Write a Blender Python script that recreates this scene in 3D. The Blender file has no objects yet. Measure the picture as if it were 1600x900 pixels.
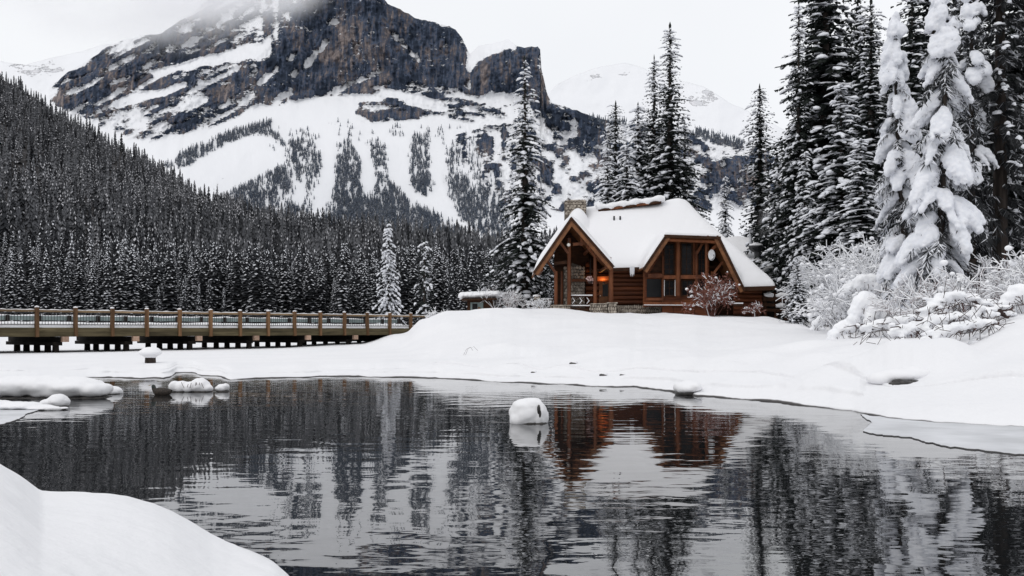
import bpy, math, random
import numpy as np
from mathutils import Vector, Matrix

# ------------------------------------------------------------------ camera, sky, sun, exposure
SC = bpy.context.scene
COL = SC.collection
F, CX, HY, CZ = 1555.56, 800.0, 516.0, 1.55      # focal length in photo pixels, optical axis, horizon row, eye height
cam_data = bpy.data.cameras.new('camera')
cam_data.lens = 35; cam_data.sensor_width = 36; cam_data.shift_y = 66/1600
cam_data.clip_start = 0.1; cam_data.clip_end = 30000
cam = bpy.data.objects.new('camera', cam_data); COL.objects.link(cam)
cam.location = (0, 0, CZ); cam.rotation_euler = (math.radians(90), 0, 0)
SC.camera = cam

SUN_EL, SUN_AZ = 48, 215          # degrees; azimuth of the place the light comes from (behind the camera, left)
world = bpy.data.worlds.new('World'); SC.world = world; world.use_nodes = True
nt = world.node_tree; nt.nodes.clear()
out = nt.nodes.new('ShaderNodeOutputWorld'); bg = nt.nodes.new('ShaderNodeBackground')
sky = nt.nodes.new('ShaderNodeTexSky'); sky.sky_type = 'NISHITA'; sky.sun_disc = False
sky.sun_elevation = math.radians(SUN_EL); sky.sun_rotation = math.radians(SUN_AZ)
sky.air_density = 1.0; sky.dust_density = 3.0
tc = nt.nodes.new('ShaderNodeTexCoord')
cn = nt.nodes.new('ShaderNodeTexNoise'); cn.inputs['Scale'].default_value = 2.2; cn.inputs['Detail'].default_value = 4
cr = nt.nodes.new('ShaderNodeValToRGB')
cr.color_ramp.elements[0].position = .3; cr.color_ramp.elements[0].color = (6.75, 6.85, 7.05, 1)
cr.color_ramp.elements[1].position = .75; cr.color_ramp.elements[1].color = (7.5, 7.55, 7.65, 1)
mx = nt.nodes.new('ShaderNodeMixRGB'); mx.inputs[0].default_value = .93      # overcast deck over the sky
nt.links.new(tc.outputs['Generated'], cn.inputs['Vector']); nt.links.new(cn.outputs['Fac'], cr.inputs['Fac'])
nt.links.new(sky.outputs[0], mx.inputs[1]); nt.links.new(cr.outputs[0], mx.inputs[2])
nt.links.new(mx.outputs[0], bg.inputs['Color']); bg.inputs['Strength'].default_value = .136
nt.links.new(bg.outputs[0], out.inputs['Surface'])
sun_data = bpy.data.lights.new('sun', 'SUN'); sun_data.energy = .55; sun_data.angle = math.radians(35)
sun_data.color = (1, .97, .93)
sun = bpy.data.objects.new('sun', sun_data); COL.objects.link(sun)
el, az = math.radians(SUN_EL), math.radians(SUN_AZ)
sd = Vector((math.sin(az)*math.cos(el), math.cos(az)*math.cos(el), math.sin(el)))
sun.rotation_euler = sd.to_track_quat('Z', 'Y').to_euler()
SC.view_settings.view_transform = 'Standard'; SC.view_settings.look = 'None'
SC.view_settings.exposure = 0; SC.view_settings.gamma = 1
SC.render.engine = 'CYCLES'
cy = SC.cycles
cy.max_bounces = 16; cy.diffuse_bounces = 4; cy.glossy_bounces = 4; cy.volume_bounces = 14; cy.transparent_max_bounces = 12
cy.volume_step_rate = 1.0; cy.use_denoising = True

RNG = np.random.default_rng(7)
random.seed(7)

# ------------------------------------------------------------------ helpers
def P(px, py, d):
    """the world point seen at photo pixel (px,py) that lies d metres in front of the camera"""
    return np.array([(px-CX)*d/F, d, CZ+(HY-py)*d/F])

def _hash(ix, iy, iz, seed):
    h = (ix*374761393 + iy*668265263 + iz*2147483647 + seed*144665) & 0xffffffff
    h = ((h ^ (h >> 13))*1274126177) & 0xffffffff
    h = h ^ (h >> 16)
    return (h & 0xffffff)/float(0xffffff)

def vnoise(x, y, z=0.0, seed=0):
    x, y, z = np.broadcast_arrays(np.asarray(x, float), np.asarray(y, float), np.asarray(z, float))
    ix, iy, iz = np.floor(x).astype(np.int64), np.floor(y).astype(np.int64), np.floor(z).astype(np.int64)
    fx, fy, fz = x-ix, y-iy, z-iz
    fx, fy, fz = fx*fx*(3-2*fx), fy*fy*(3-2*fy), fz*fz*(3-2*fz)
    r = 0
    for dx in (0, 1):
        for dy in (0, 1):
            for dz in (0, 1):
                w = (fx if dx else 1-fx)*(fy if dy else 1-fy)*(fz if dz else 1-fz)
                r = r + w*_hash(ix+dx, iy+dy, iz+dz, seed)
    return r

def fbm(x, y, z=0.0, seed=0, octv=4, gain=.5):
    r, a, n = 0, 1.0, 0
    for o in range(octv):
        r = r + a*vnoise(np.asarray(x)*2**o, np.asarray(y)*2**o, np.asarray(z)*2**o, seed+o*17); n += a; a *= gain
    return r/n

def blur(a, k, n=2):
    for _ in range(n):
        for ax in (0, 1):
            p = np.pad(a, [(k, k) if i == ax else (0, 0) for i in (0, 1)], mode='edge')
            c = np.cumsum(p, axis=ax); c = np.concatenate([np.zeros_like(np.take(c, [0], ax)), c], ax)
            L = a.shape[ax]
            a = (np.take(c, range(2*k+1, 2*k+1+L), ax)-np.take(c, range(0, L), ax))/(2*k+1)
    return a

def inpoly(poly, X, Y):
    r = np.zeros(X.shape, bool); n = len(poly)
    for i in range(n):
        x1, y1 = poly[i]; x2, y2 = poly[(i+1) % n]
        if y1 == y2: continue
        c = ((y1 > Y) != (y2 > Y)) & (X < (x2-x1)*(Y-y1)/(y2-y1)+x1)
        r ^= c
    return r

class MB:
    """collects shapes and links them as ONE mesh object"""
    def __init__(s): s.v = []; s.f = []; s.n = 0
    def add(s, v, f, mat=0):
        v = np.asarray(v, float).reshape(-1, 3); f = np.asarray(f, np.int64)
        s.v.append(v); s.f.append((f+s.n, mat)); s.n += len(v); return s
    def box(s, lo, hi, mat=0):
        (a, b, c), (d, e, g) = lo, hi
        v = [(a, b, c), (d, b, c), (d, e, c), (a, e, c), (a, b, g), (d, b, g), (d, e, g), (a, e, g)]
        return s.add(v, [(0, 3, 2, 1), (4, 5, 6, 7), (0, 1, 5, 4), (1, 2, 6, 5), (2, 3, 7, 6), (3, 0, 4, 7)], mat)
    def beam(s, p, q, w, h, mat=0, up=(0, 0, 1)):
        p, q = np.array(p, float), np.array(q, float); t = q-p; t /= np.linalg.norm(t)
        sd_ = np.cross(t, up)
        if np.linalg.norm(sd_) < 1e-4: sd_ = np.cross(t, (0, 1, 0))
        sd_ /= np.linalg.norm(sd_); u = np.cross(sd_, t)
        v = []
        for c in (p, q):
            for a, b in ((-1, -1), (1, -1), (1, 1), (-1, 1)): v.append(c+sd_*a*w/2+u*b*h/2)
        return s.add(v, [(0, 1, 2, 3), (7, 6, 5, 4), (0, 4, 5, 1), (1, 5, 6, 2), (2, 6, 7, 3), (3, 7, 4, 0)], mat)
    def tube(s, pts, rad, n=6, mat=0, cap=True):
        pts = np.asarray(pts, float); m = len(pts); rad = np.broadcast_to(np.asarray(rad, float), (m,))
        t = np.gradient(pts, axis=0); t /= np.linalg.norm(t, axis=1)[:, None]+1e-9
        ref = np.array([0, 0, 1.]) if abs(t[0][2]) < .8 else np.array([1., 0, 0])
        a = np.cross(t, ref); a /= np.linalg.norm(a, axis=1)[:, None]+1e-9; b = np.cross(t, a)
        th = np.arange(n)*2*math.pi/n
        v = pts[:, None]+rad[:, None, None]*(np.cos(th)[None, :, None]*a[:, None]+np.sin(th)[None, :, None]*b[:, None])
        i = np.arange(m-1)[:, None]*n; j = np.arange(n)[None]; k = (j+1) % n
        s.add(v.reshape(-1, 3), np.stack([i+j, i+k, i+n+k, i+n+j], -1).reshape(-1, 4), mat)
        if cap:
            base = s.n-m*n
            for r0, c in ((0, pts[0]), (m-1, pts[-1])):
                ring = v[r0]; s.add(np.vstack([ring, [c]]), [(x, (x+1) % n, n) if r0 else ((x+1) % n, x, n) for x in range(n)], mat)
        return s
    def prism(s, poly, ax, mat=0):
        """planar 3-D polygon swept along the vector ax"""
        p = np.asarray(poly, float); n = len(p); v = np.vstack([p, p+np.asarray(ax, float)])
        s.add(v, [(i, (i+1) % n, n+(i+1) % n, n+i) for i in range(n)], mat)
        tris = []
        for i in range(1, n-1): tris += [(0, i+1, i), (n, n+i, n+i+1)]
        return s.add(v, tris, mat)
    def blob(s, c, r, sub=2, amp=.12, seed=0, mat=0, flat=None):
        v, f = ico(sub); c = np.asarray(c, float); r = np.broadcast_to(np.asarray(r, float), (3,))
        d = 1+amp*2*(fbm(v[:, 0]*1.6+seed*3.1, v[:, 1]*1.6, v[:, 2]*1.6, seed, 3)-.5)
        w = v*d[:, None]*r
        if flat is not None: w[:, 2] = np.maximum(w[:, 2], flat)
        return s.add(c+w, f, mat)
    def build(s, name, mats, parent=None, smooth=False, off=None):
        me = mesh_from(s, name, mats, smooth, off if off is not None else (parent_off(parent)))
        o = bpy.data.objects.new(name, me); COL.objects.link(o)
        if parent is not None: o.parent = parent
        return o

def parent_off(p):
    t = np.zeros(3)
    while p is not None: t += np.array(p.location); p = p.parent
    return t

_ICO = {}
def ico(sub):
    if sub not in _ICO:
        import bmesh
        b = bmesh.new(); bmesh.ops.create_icosphere(b, subdivisions=sub, radius=1)
        b.verts.ensure_lookup_table()
        _ICO[sub] = (np.array([x.co[:] for x in b.verts]), np.array([[q.index for q in fc.verts] for fc in b.faces])); b.free()
    return _ICO[sub]

def mesh_from(mb, name, mats, smooth=False, off=(0, 0, 0)):
    me = bpy.data.meshes.new(name)
    if not isinstance(mats, (list, tuple)): mats = [mats]
    for m in mats: me.materials.append(m)
    V = np.vstack(mb.v)-np.asarray(off)
    lv, lt, mi = [], [], []
    for f, m in mb.f:
        lv.append(f.ravel()); lt.append(np.full(len(f), f.shape[1])); mi.append(np.full(len(f), m) if np.isscalar(m) else np.asarray(m))
    lv, lt, mi = np.concatenate(lv), np.concatenate(lt), np.concatenate(mi)
    me.vertices.add(len(V)); me.vertices.foreach_set('co', V.astype(np.float32).ravel())
    me.loops.add(len(lv)); me.loops.foreach_set('vertex_index', lv.astype(np.int32))
    me.polygons.add(len(lt)); ls = np.concatenate([[0], np.cumsum(lt)[:-1]])
    me.polygons.foreach_set('loop_start', ls.astype(np.int32)); me.polygons.foreach_set('loop_total', lt.astype(np.int32))
    me.polygons.foreach_set('material_index', mi.astype(np.int32))
    me.polygons.foreach_set('use_smooth', np.full(len(lt), bool(smooth)))
    me.update(calc_edges=True); me.validate()
    return me

def grid_faces(nr, nc):
    i = np.arange(nr-1)[:, None]*nc; j = np.arange(nc-1)[None]
    return np.stack([i+j, i+j+1, i+nc+j+1, i+nc+j], -1).reshape(-1, 4)

def tag(o, label=None, cat=None, group=None, kind=None):
    if label: o['label'] = label
    if cat: o['category'] = cat
    if group: o['group'] = group
    if kind: o['kind'] = kind
    return o

def empty(name, loc, label, cat, group=None):
    o = bpy.data.objects.new(name, None); COL.objects.link(o); o.location = [float(c) for c in loc]; o.empty_display_size = .3
    return tag(o, label, cat, group)

def fuse(mb, name, mat, parent, voxel, smooth_it=2, rough=0.0, rs=6.0):
    """melt overlapping lumps into one smooth snow surface"""
    o = mb.build(name, mat, parent)
    m = o.modifiers.new('r', 'REMESH'); m.mode = 'VOXEL'; m.voxel_size = voxel; m.use_smooth_shade = True
    if smooth_it:
        m2 = o.modifiers.new('s', 'SMOOTH'); m2.factor = .5; m2.iterations = smooth_it
    dg = bpy.context.evaluated_depsgraph_get()
    me = bpy.data.meshes.new_from_object(o.evaluated_get(dg))
    o.modifiers.clear(); old = o.data; o.data = me; bpy.data.meshes.remove(old)
    if rough:
        n_ = len(me.vertices); co = np.empty(n_*3, np.float32); no = np.empty(n_*3, np.float32); me.vertices.foreach_get('co', co); me.vertices.foreach_get('normal', no); co = co.reshape(-1, 3); no = no.reshape(-1, 3)
        am = rough*2*(fbm(co[:, 0]*rs, co[:, 1]*rs, co[:, 2]*rs, 3, 3)-.5); me.vertices.foreach_set('co', (co+no*am[:, None]).astype(np.float32).ravel()); me.update()
    me.name = name; o['kind'] = 'stuff'
    return o

# ------------------------------------------------------------------ materials
def mat(name, color, rough=.8, spec=.3, c2=None, scale=4.0, stretch=(1, 1, 1), bump=0.0, bscale=None, bdist=.02, detail=5, lo=.35, hi=.65, metallic=0.0, vary=0.0):
    m = bpy.data.materials.new(name); m.use_nodes = True; t = m.node_tree; b = t.nodes['Principled BSDF']
    b.inputs['Base Color'].default_value = (*color, 1); b.inputs['Roughness'].default_value = rough
    b.inputs['Specular IOR Level'].default_value = spec; b.inputs['Metallic'].default_value = metallic
    if c2 is not None or bump:
        co = t.nodes.new('ShaderNodeTexCoord'); mp = t.nodes.new('ShaderNodeMapping'); mp.inputs['Scale'].default_value = stretch
        t.links.new(co.outputs['Object'], mp.inputs['Vector'])
    if c2 is not None:
        n = t.nodes.new('ShaderNodeTexNoise'); n.inputs['Scale'].default_value = scale; n.inputs['Detail'].default_value = detail
        r = t.nodes.new('ShaderNodeValToRGB'); r.color_ramp.elements[0].position = lo; r.color_ramp.elements[1].position = hi
        r.color_ramp.elements[0].color = (*color, 1); r.color_ramp.elements[1].color = (*c2, 1)
        t.links.new(mp.outputs[0], n.inputs['Vector']); t.links.new(n.outputs['Fac'], r.inputs['Fac'])
        if vary:
            oi = t.nodes.new('ShaderNodeObjectInfo'); vr = t.nodes.new('ShaderNodeMapRange'); vr.inputs[3].default_value = 1-vary; vr.inputs[4].default_value = 1+vary; t.links.new(oi.outputs['Random'], vr.inputs[0])
            hs = t.nodes.new('ShaderNodeHueSaturation'); t.links.new(vr.outputs[0], hs.inputs['Value']); t.links.new(r.outputs[0], hs.inputs['Color']); t.links.new(hs.outputs[0], b.inputs['Base Color'])
        else: t.links.new(r.outputs[0], b.inputs['Base Color'])
    if bump:
        n2 = t.nodes.new('ShaderNodeTexNoise'); n2.inputs['Scale'].default_value = bscale or scale; n2.inputs['Detail'].default_value = 6
        bp = t.nodes.new('ShaderNodeBump'); bp.inputs['Strength'].default_value = bump; bp.inputs['Distance'].default_value = bdist
        t.links.new(mp.outputs[0], n2.inputs['Vector']); t.links.new(n2.outputs['Fac'], bp.inputs['Height']); t.links.new(bp.outputs[0], b.inputs['Normal'])
    return m

SNOW_C = (.815, .815, .832)
M = {}
M['snow'] = mat('snow', SNOW_C, .9, .15, bump=.5, bscale=9, bdist=.012)
M['tree_snow'] = mat('tree_snow', (.80, .81, .845), .9, .1, c2=(.70, .72, .77), scale=5)
M['frost'] = mat('frost_snow', (.89, .895, .91), .9, .1, c2=(.82, .83, .86), scale=3)
M['needles'] = mat('needles', (.012, .016, .015), .75, .15, c2=(.026, .032, .027), scale=1.3)
M['needles_grey'] = mat('needles_grey', (.022, .024, .026), .75, .15, c2=(.05, .052, .055), scale=1.5)
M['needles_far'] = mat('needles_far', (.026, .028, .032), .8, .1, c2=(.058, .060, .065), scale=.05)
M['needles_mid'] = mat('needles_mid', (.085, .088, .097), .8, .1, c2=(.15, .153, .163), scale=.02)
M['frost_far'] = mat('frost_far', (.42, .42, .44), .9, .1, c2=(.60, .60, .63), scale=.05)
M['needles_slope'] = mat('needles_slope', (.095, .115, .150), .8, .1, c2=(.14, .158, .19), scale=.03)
M['frost_needles'] = mat('frost_needles', (.20, .20, .21), .85, .1, c2=(.34, .34, .35), scale=.6)
M['bark'] = mat('bark', (.022, .018, .016), .9, .1, c2=(.055, .045, .04), scale=6, stretch=(1, 1, .15), bump=.6, bdist=.04)
M['twig'] = mat('twig', (.045, .032, .03), .9, .1, c2=(.10, .07, .065), scale=3)
M['red_twig'] = mat('red_twig', (.11, .045, .035), .9, .1, c2=(.2, .09, .075), scale=3)
M['leaf_rust'] = mat('leaf_rust', (.17, .06, .04), .85, .1, c2=(.27, .14, .12), scale=6)
M['post'] = mat('post_wood', (.095, .05, .024), .75, .2, c2=(.17, .095, .048), scale=5, stretch=(1, 1, .12), bump=.3, bdist=.01, vary=.28)
M['rail'] = mat('rail_wood', (.15, .10, .058), .75, .2, c2=(.23, .165, .10), scale=4, stretch=(.3, .3, 2), bump=.2, bdist=.01, vary=.28)
M['fascia'] = mat('fascia_wood', (.055, .045, .024), .8, .2, c2=(.105, .085, .048), scale=2.2, stretch=(.35, .35, 3), bump=.3, bdist=.01, vary=.28)
M['endgrain'] = mat('end_grain', (.34, .22, .16), .85, .1, c2=(.42, .30, .23), scale=9, vary=.28)
M['tar'] = mat('tarred_timber', (.008, .007, .006), .85, .15, c2=(.02, .016, .013), scale=3)
M['iron'] = mat('iron', (.015, .016, .018), .5, .4, c2=(.025, .025, .027), scale=8)
M['guard'] = mat('guard_rail', (.20, .25, .245), .5, .4, c2=(.14, .18, .178), scale=2)
M['log'] = mat('log_wood', (.066, .020, .009), .65, .2, c2=(.130, .040, .015), scale=2.6, stretch=(.25, 1, 3), bump=.4, bdist=.015, vary=.28)
M['beam'] = mat('beam_wood', (.086, .027, .011), .6, .25, c2=(.165, .055, .020), scale=2.5, stretch=(1, 1, .3), bump=.3, bdist=.01, vary=.28)
M['fasciared'] = mat('barge_wood', (.12, .047, .018), .6, .3, c2=(.21, .088, .034), scale=3, bump=.2, bdist=.01)
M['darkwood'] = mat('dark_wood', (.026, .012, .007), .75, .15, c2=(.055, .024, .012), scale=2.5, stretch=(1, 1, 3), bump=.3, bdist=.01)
M['soffit'] = mat('soffit_boards', (.13, .05, .018), .65, .2, c2=(.20, .08, .030), scale=3, stretch=(2, .2, 2), bump=.3, bdist=.01)
M['stone'] = mat('field_stone', (.20, .17, .14), .85, .2, c2=(.46, .41, .35), scale=2.6, bump=.5, bscale=8, bdist=.03, detail=2)
M['mortar'] = mat('mortar', (.10, .085, .072), .95, .1, c2=(.14, .12, .10), scale=6)
M['rock_wet'] = mat('wet_rock', (.012, .011, .011), .45, .4, c2=(.05, .045, .042), scale=7, bump=.5, bdist=.03)
M['frame_white'] = mat('white_frame', (.62, .62, .62), .6, .3, c2=(.72, .72, .72), scale=4)
M['glass'] = mat('dark_glass', (.006, .006, .007), .12, .12, c2=(.016, .016, .018), scale=.8)
M['metal'] = mat('flue_metal', (.55, .56, .58), .35, .5, c2=(.42, .43, .45), scale=4, metallic=.6)
M['dish'] = mat('dish_white', (.62, .63, .65), .5, .3, c2=(.68, .69, .7), scale=3)
M['globe'] = mat('globe_glass', (.75, .72, .68), .3, .5, c2=(.68, .65, .6), scale=8)
M['pinkish'] = mat('dry_petals', (.45, .28, .26), .9, .1, c2=(.62, .47, .45), scale=12)
M['duck_dark'] = mat('duck_dark', (.015, .013, .012), .6, .3, c2=(.05, .038, .03), scale=30)
M['duck_head'] = mat('duck_head', (.006, .012, .010), .4, .5, c2=(.012, .022, .018), scale=20)
M['duck_bill'] = mat('duck_bill', (.22, .17, .04), .5, .3, c2=(.28, .22, .07), scale=20)
M['duck_flank'] = mat('duck_flank', (.30, .27, .24), .7, .2, c2=(.38, .35, .31), scale=40)

def emit(name, col, s):
    m = bpy.data.materials.new(name); m.use_nodes = True; b = m.node_tree.nodes['Principled BSDF']
    b.inputs['Base Color'].default_value = (*col, 1); b.inputs['Emission Color'].default_value = (*col, 1); b.inputs['Emission Strength'].default_value = s
    return m
M['bulb'] = emit('lit_bulb', (1, .55, .18), 1.6)

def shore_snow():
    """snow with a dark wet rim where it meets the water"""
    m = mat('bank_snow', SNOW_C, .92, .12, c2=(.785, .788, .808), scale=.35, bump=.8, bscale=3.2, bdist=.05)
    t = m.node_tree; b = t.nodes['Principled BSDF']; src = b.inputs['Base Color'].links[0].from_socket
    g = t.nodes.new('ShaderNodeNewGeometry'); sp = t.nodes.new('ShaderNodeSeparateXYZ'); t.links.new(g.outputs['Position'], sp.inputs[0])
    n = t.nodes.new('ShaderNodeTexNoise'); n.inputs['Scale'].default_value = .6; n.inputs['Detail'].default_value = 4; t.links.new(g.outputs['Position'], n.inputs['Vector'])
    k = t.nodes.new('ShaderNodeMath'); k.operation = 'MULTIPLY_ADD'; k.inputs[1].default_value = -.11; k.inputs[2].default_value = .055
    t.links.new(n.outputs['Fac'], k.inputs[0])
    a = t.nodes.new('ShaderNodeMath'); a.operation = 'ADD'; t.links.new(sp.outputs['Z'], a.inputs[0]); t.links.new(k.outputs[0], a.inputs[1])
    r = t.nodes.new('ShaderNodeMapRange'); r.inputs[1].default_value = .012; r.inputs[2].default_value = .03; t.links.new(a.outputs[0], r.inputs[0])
    x = t.nodes.new('ShaderNodeMixRGB'); x.inputs[1].default_value = (.10, .095, .095, 1); t.links.new(r.outputs[0], x.inputs[0]); t.links.new(src, x.inputs[2])  # dark rim colour stands for the shade under the lip
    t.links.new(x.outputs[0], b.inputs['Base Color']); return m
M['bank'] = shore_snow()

def water_mat():
    m = bpy.data.materials.new('lake_water'); m.use_nodes = True; t = m.node_tree; b = t.nodes['Principled BSDF']
    b.inputs['Base Color'].default_value = (.010, .011, .012, 1); b.inputs['Roughness'].default_value = .015; b.inputs['IOR'].default_value = 2.7
    co = t.nodes.new('ShaderNodeTexCoord')
    def nz(scale, det, st):
        mp = t.nodes.new('ShaderNodeMapping'); mp.inputs['Scale'].default_value = st; t.links.new(co.outputs['Object'], mp.inputs['Vector'])
        n = t.nodes.new('ShaderNodeTexNoise'); n.inputs['Scale'].default_value = scale; n.inputs['Detail'].default_value = det
        t.links.new(mp.outputs[0], n.inputs['Vector']); return n
    a = nz(1.5, 1.5, (.75, 1.4, 1)); c = nz(5.5, 1.5, (.7, 1.3, 1)); p = nz(.16, 3, (1, 1.2, 1))
    r = t.nodes.new('ShaderNodeMapRange'); r.inputs[1].default_value = .35; r.inputs[2].default_value = .65; r.inputs[3].default_value = .3; r.inputs[4].default_value = 1.1
    t.links.new(p.outputs['Fac'], r.inputs[0])
    s = t.nodes.new('ShaderNodeMath'); s.operation = 'MULTIPLY_ADD'; s.inputs[1].default_value = .17
    t.links.new(c.outputs['Fac'], s.inputs[0]); t.links.new(a.outputs['Fac'], s.inputs[2])
    k = t.nodes.new('ShaderNodeMath'); k.operation = 'MULTIPLY'; t.links.new(s.outputs[0], k.inputs[0]); t.links.new(r.outputs[0], k.inputs[1])
    bp = t.nodes.new('ShaderNodeBump'); bp.inputs['Strength'].default_value = 1; bp.inputs['Distance'].default_value = .0080
    t.links.new(k.outputs[0], bp.inputs['Height']); t.links.new(bp.outputs[0], b.inputs['Normal'])
    return m
M['water'] = water_mat()

def mountain_mat(name, navy, brown, tan, k=1.0, dk=.36):
    """snow / rock by the mesh's own rock cover; rock tint in vertical streaks and strata"""
    m = bpy.data.materials.new(name); m.use_nodes = True; t = m.node_tree; b = t.nodes['Principled BSDF']; lk = t.links.new
    b.inputs['Roughness'].default_value = .9; b.inputs['Specular IOR Level'].default_value = .1
    at = t.nodes.new('ShaderNodeAttribute'); at.attribute_name = 'rock'; ti = t.nodes.new('ShaderNodeAttribute'); ti.attribute_name = 'tint'
    co = t.nodes.new('ShaderNodeTexCoord')
    def nz(scale, rot=0.0, det=5, rough=.6):
        mp = t.nodes.new('ShaderNodeMapping'); mp.inputs['Scale'].default_value = scale; mp.inputs['Rotation'].default_value = (0, rot, 0); lk(co.outputs['Object'], mp.inputs[0])
        n = t.nodes.new('ShaderNodeTexNoise'); n.inputs['Scale'].default_value = 1; n.inputs['Detail'].default_value = det; n.inputs['Roughness'].default_value = rough; lk(mp.outputs[0], n.inputs['Vector']); return n.outputs['Fac']
    def math_(op, a, b_, c=None):
        n = t.nodes.new('ShaderNodeMath'); n.operation = op
        for i, v in enumerate((a, b_, c)):
            if v is None: continue
            if isinstance(v, (int, float)): n.inputs[i].default_value = v
            else: lk(v, n.inputs[i])
        return n.outputs[0]
    blot = nz((.16*k, .05*k, .22*k)); vert = nz((.20*k, .05*k, .028*k)); strat = nz((.018*k, .02*k, .14*k), math.radians(-12))
    lev = math_('MULTIPLY_ADD', math_('SUBTRACT', blot, .5), 1.0, at.outputs['Fac'])
    lev = math_('MULTIPLY_ADD', math_('SUBTRACT', strat, .5), 1.0, lev)
    mr = t.nodes.new('ShaderNodeMapRange'); mr.inputs[1].default_value = .44; mr.inputs[2].default_value = .54; lk(lev, mr.inputs[0])
    tt = math_('MULTIPLY_ADD', math_('SUBTRACT', vert, .5), 1.5, ti.outputs['Fac']); tt = math_('MULTIPLY_ADD', math_('SUBTRACT', blot, .5), .8, tt)
    r = t.nodes.new('ShaderNodeValToRGB'); e = r.color_ramp.elements
    e[0].position = .18; e[0].color = (navy[0]*dk, navy[1]*dk, navy[2]*dk, 1); e[1].position = .62; e[1].color = (*brown, 1)
    e1 = r.color_ramp.elements.new(.38); e1.color = (*navy, 1)
    e2 = r.color_ramp.elements.new(.92); e2.color = (*tan, 1)
    lk(tt, r.inputs['Fac'])
    x = t.nodes.new('ShaderNodeMixRGB'); x.inputs[1].default_value = (.80, .81, .835, 1); lk(mr.outputs[0], x.inputs[0]); lk(r.outputs[0], x.inputs[2])
    lk(x.outputs[0], b.inputs['Base Color'])
    bp = t.nodes.new('ShaderNodeBump'); bp.inputs['Strength'].default_value = .8; bp.inputs['Distance'].default_value = 3.0/k
    lk(math_('MULTIPLY', math_('ADD', vert, blot), mr.outputs[0]), bp.inputs['Height']); lk(bp.outputs[0], b.inputs['Normal']); return m
M['mountain'] = mountain_mat('mountain_rock', (.062, .082, .125), (.100, .092, .10), (.25, .21, .20), 1.0, .42)  # darkest navy streaks: shade in the rib gaps, painted into the rock tint
M['pale_mountain'] = mountain_mat('hazed_rock', (.66, .67, .70), (.69, .69, .72), (.74, .74, .77), .5, .95)  # distance haze painted in as pale rock colours
M['hill'] = mat('forest_floor', (.035, .033, .033), .95, .05, c2=(.16, .16, .17), scale=.06, lo=.5, hi=.8)
M['ice'] = mat('wet_ice', (.50, .51, .53), .5, .3, c2=(.66, .67, .70), scale=1.2, bump=.4, bscale=3, bdist=.01)
M['ice_edge_shade'] = mat('ice_edge_shade', (.07, .068, .07), .5, .3, c2=(.12, .115, .115), scale=4)  # undercut shadow below the ice rim, painted on the side faces

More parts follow.
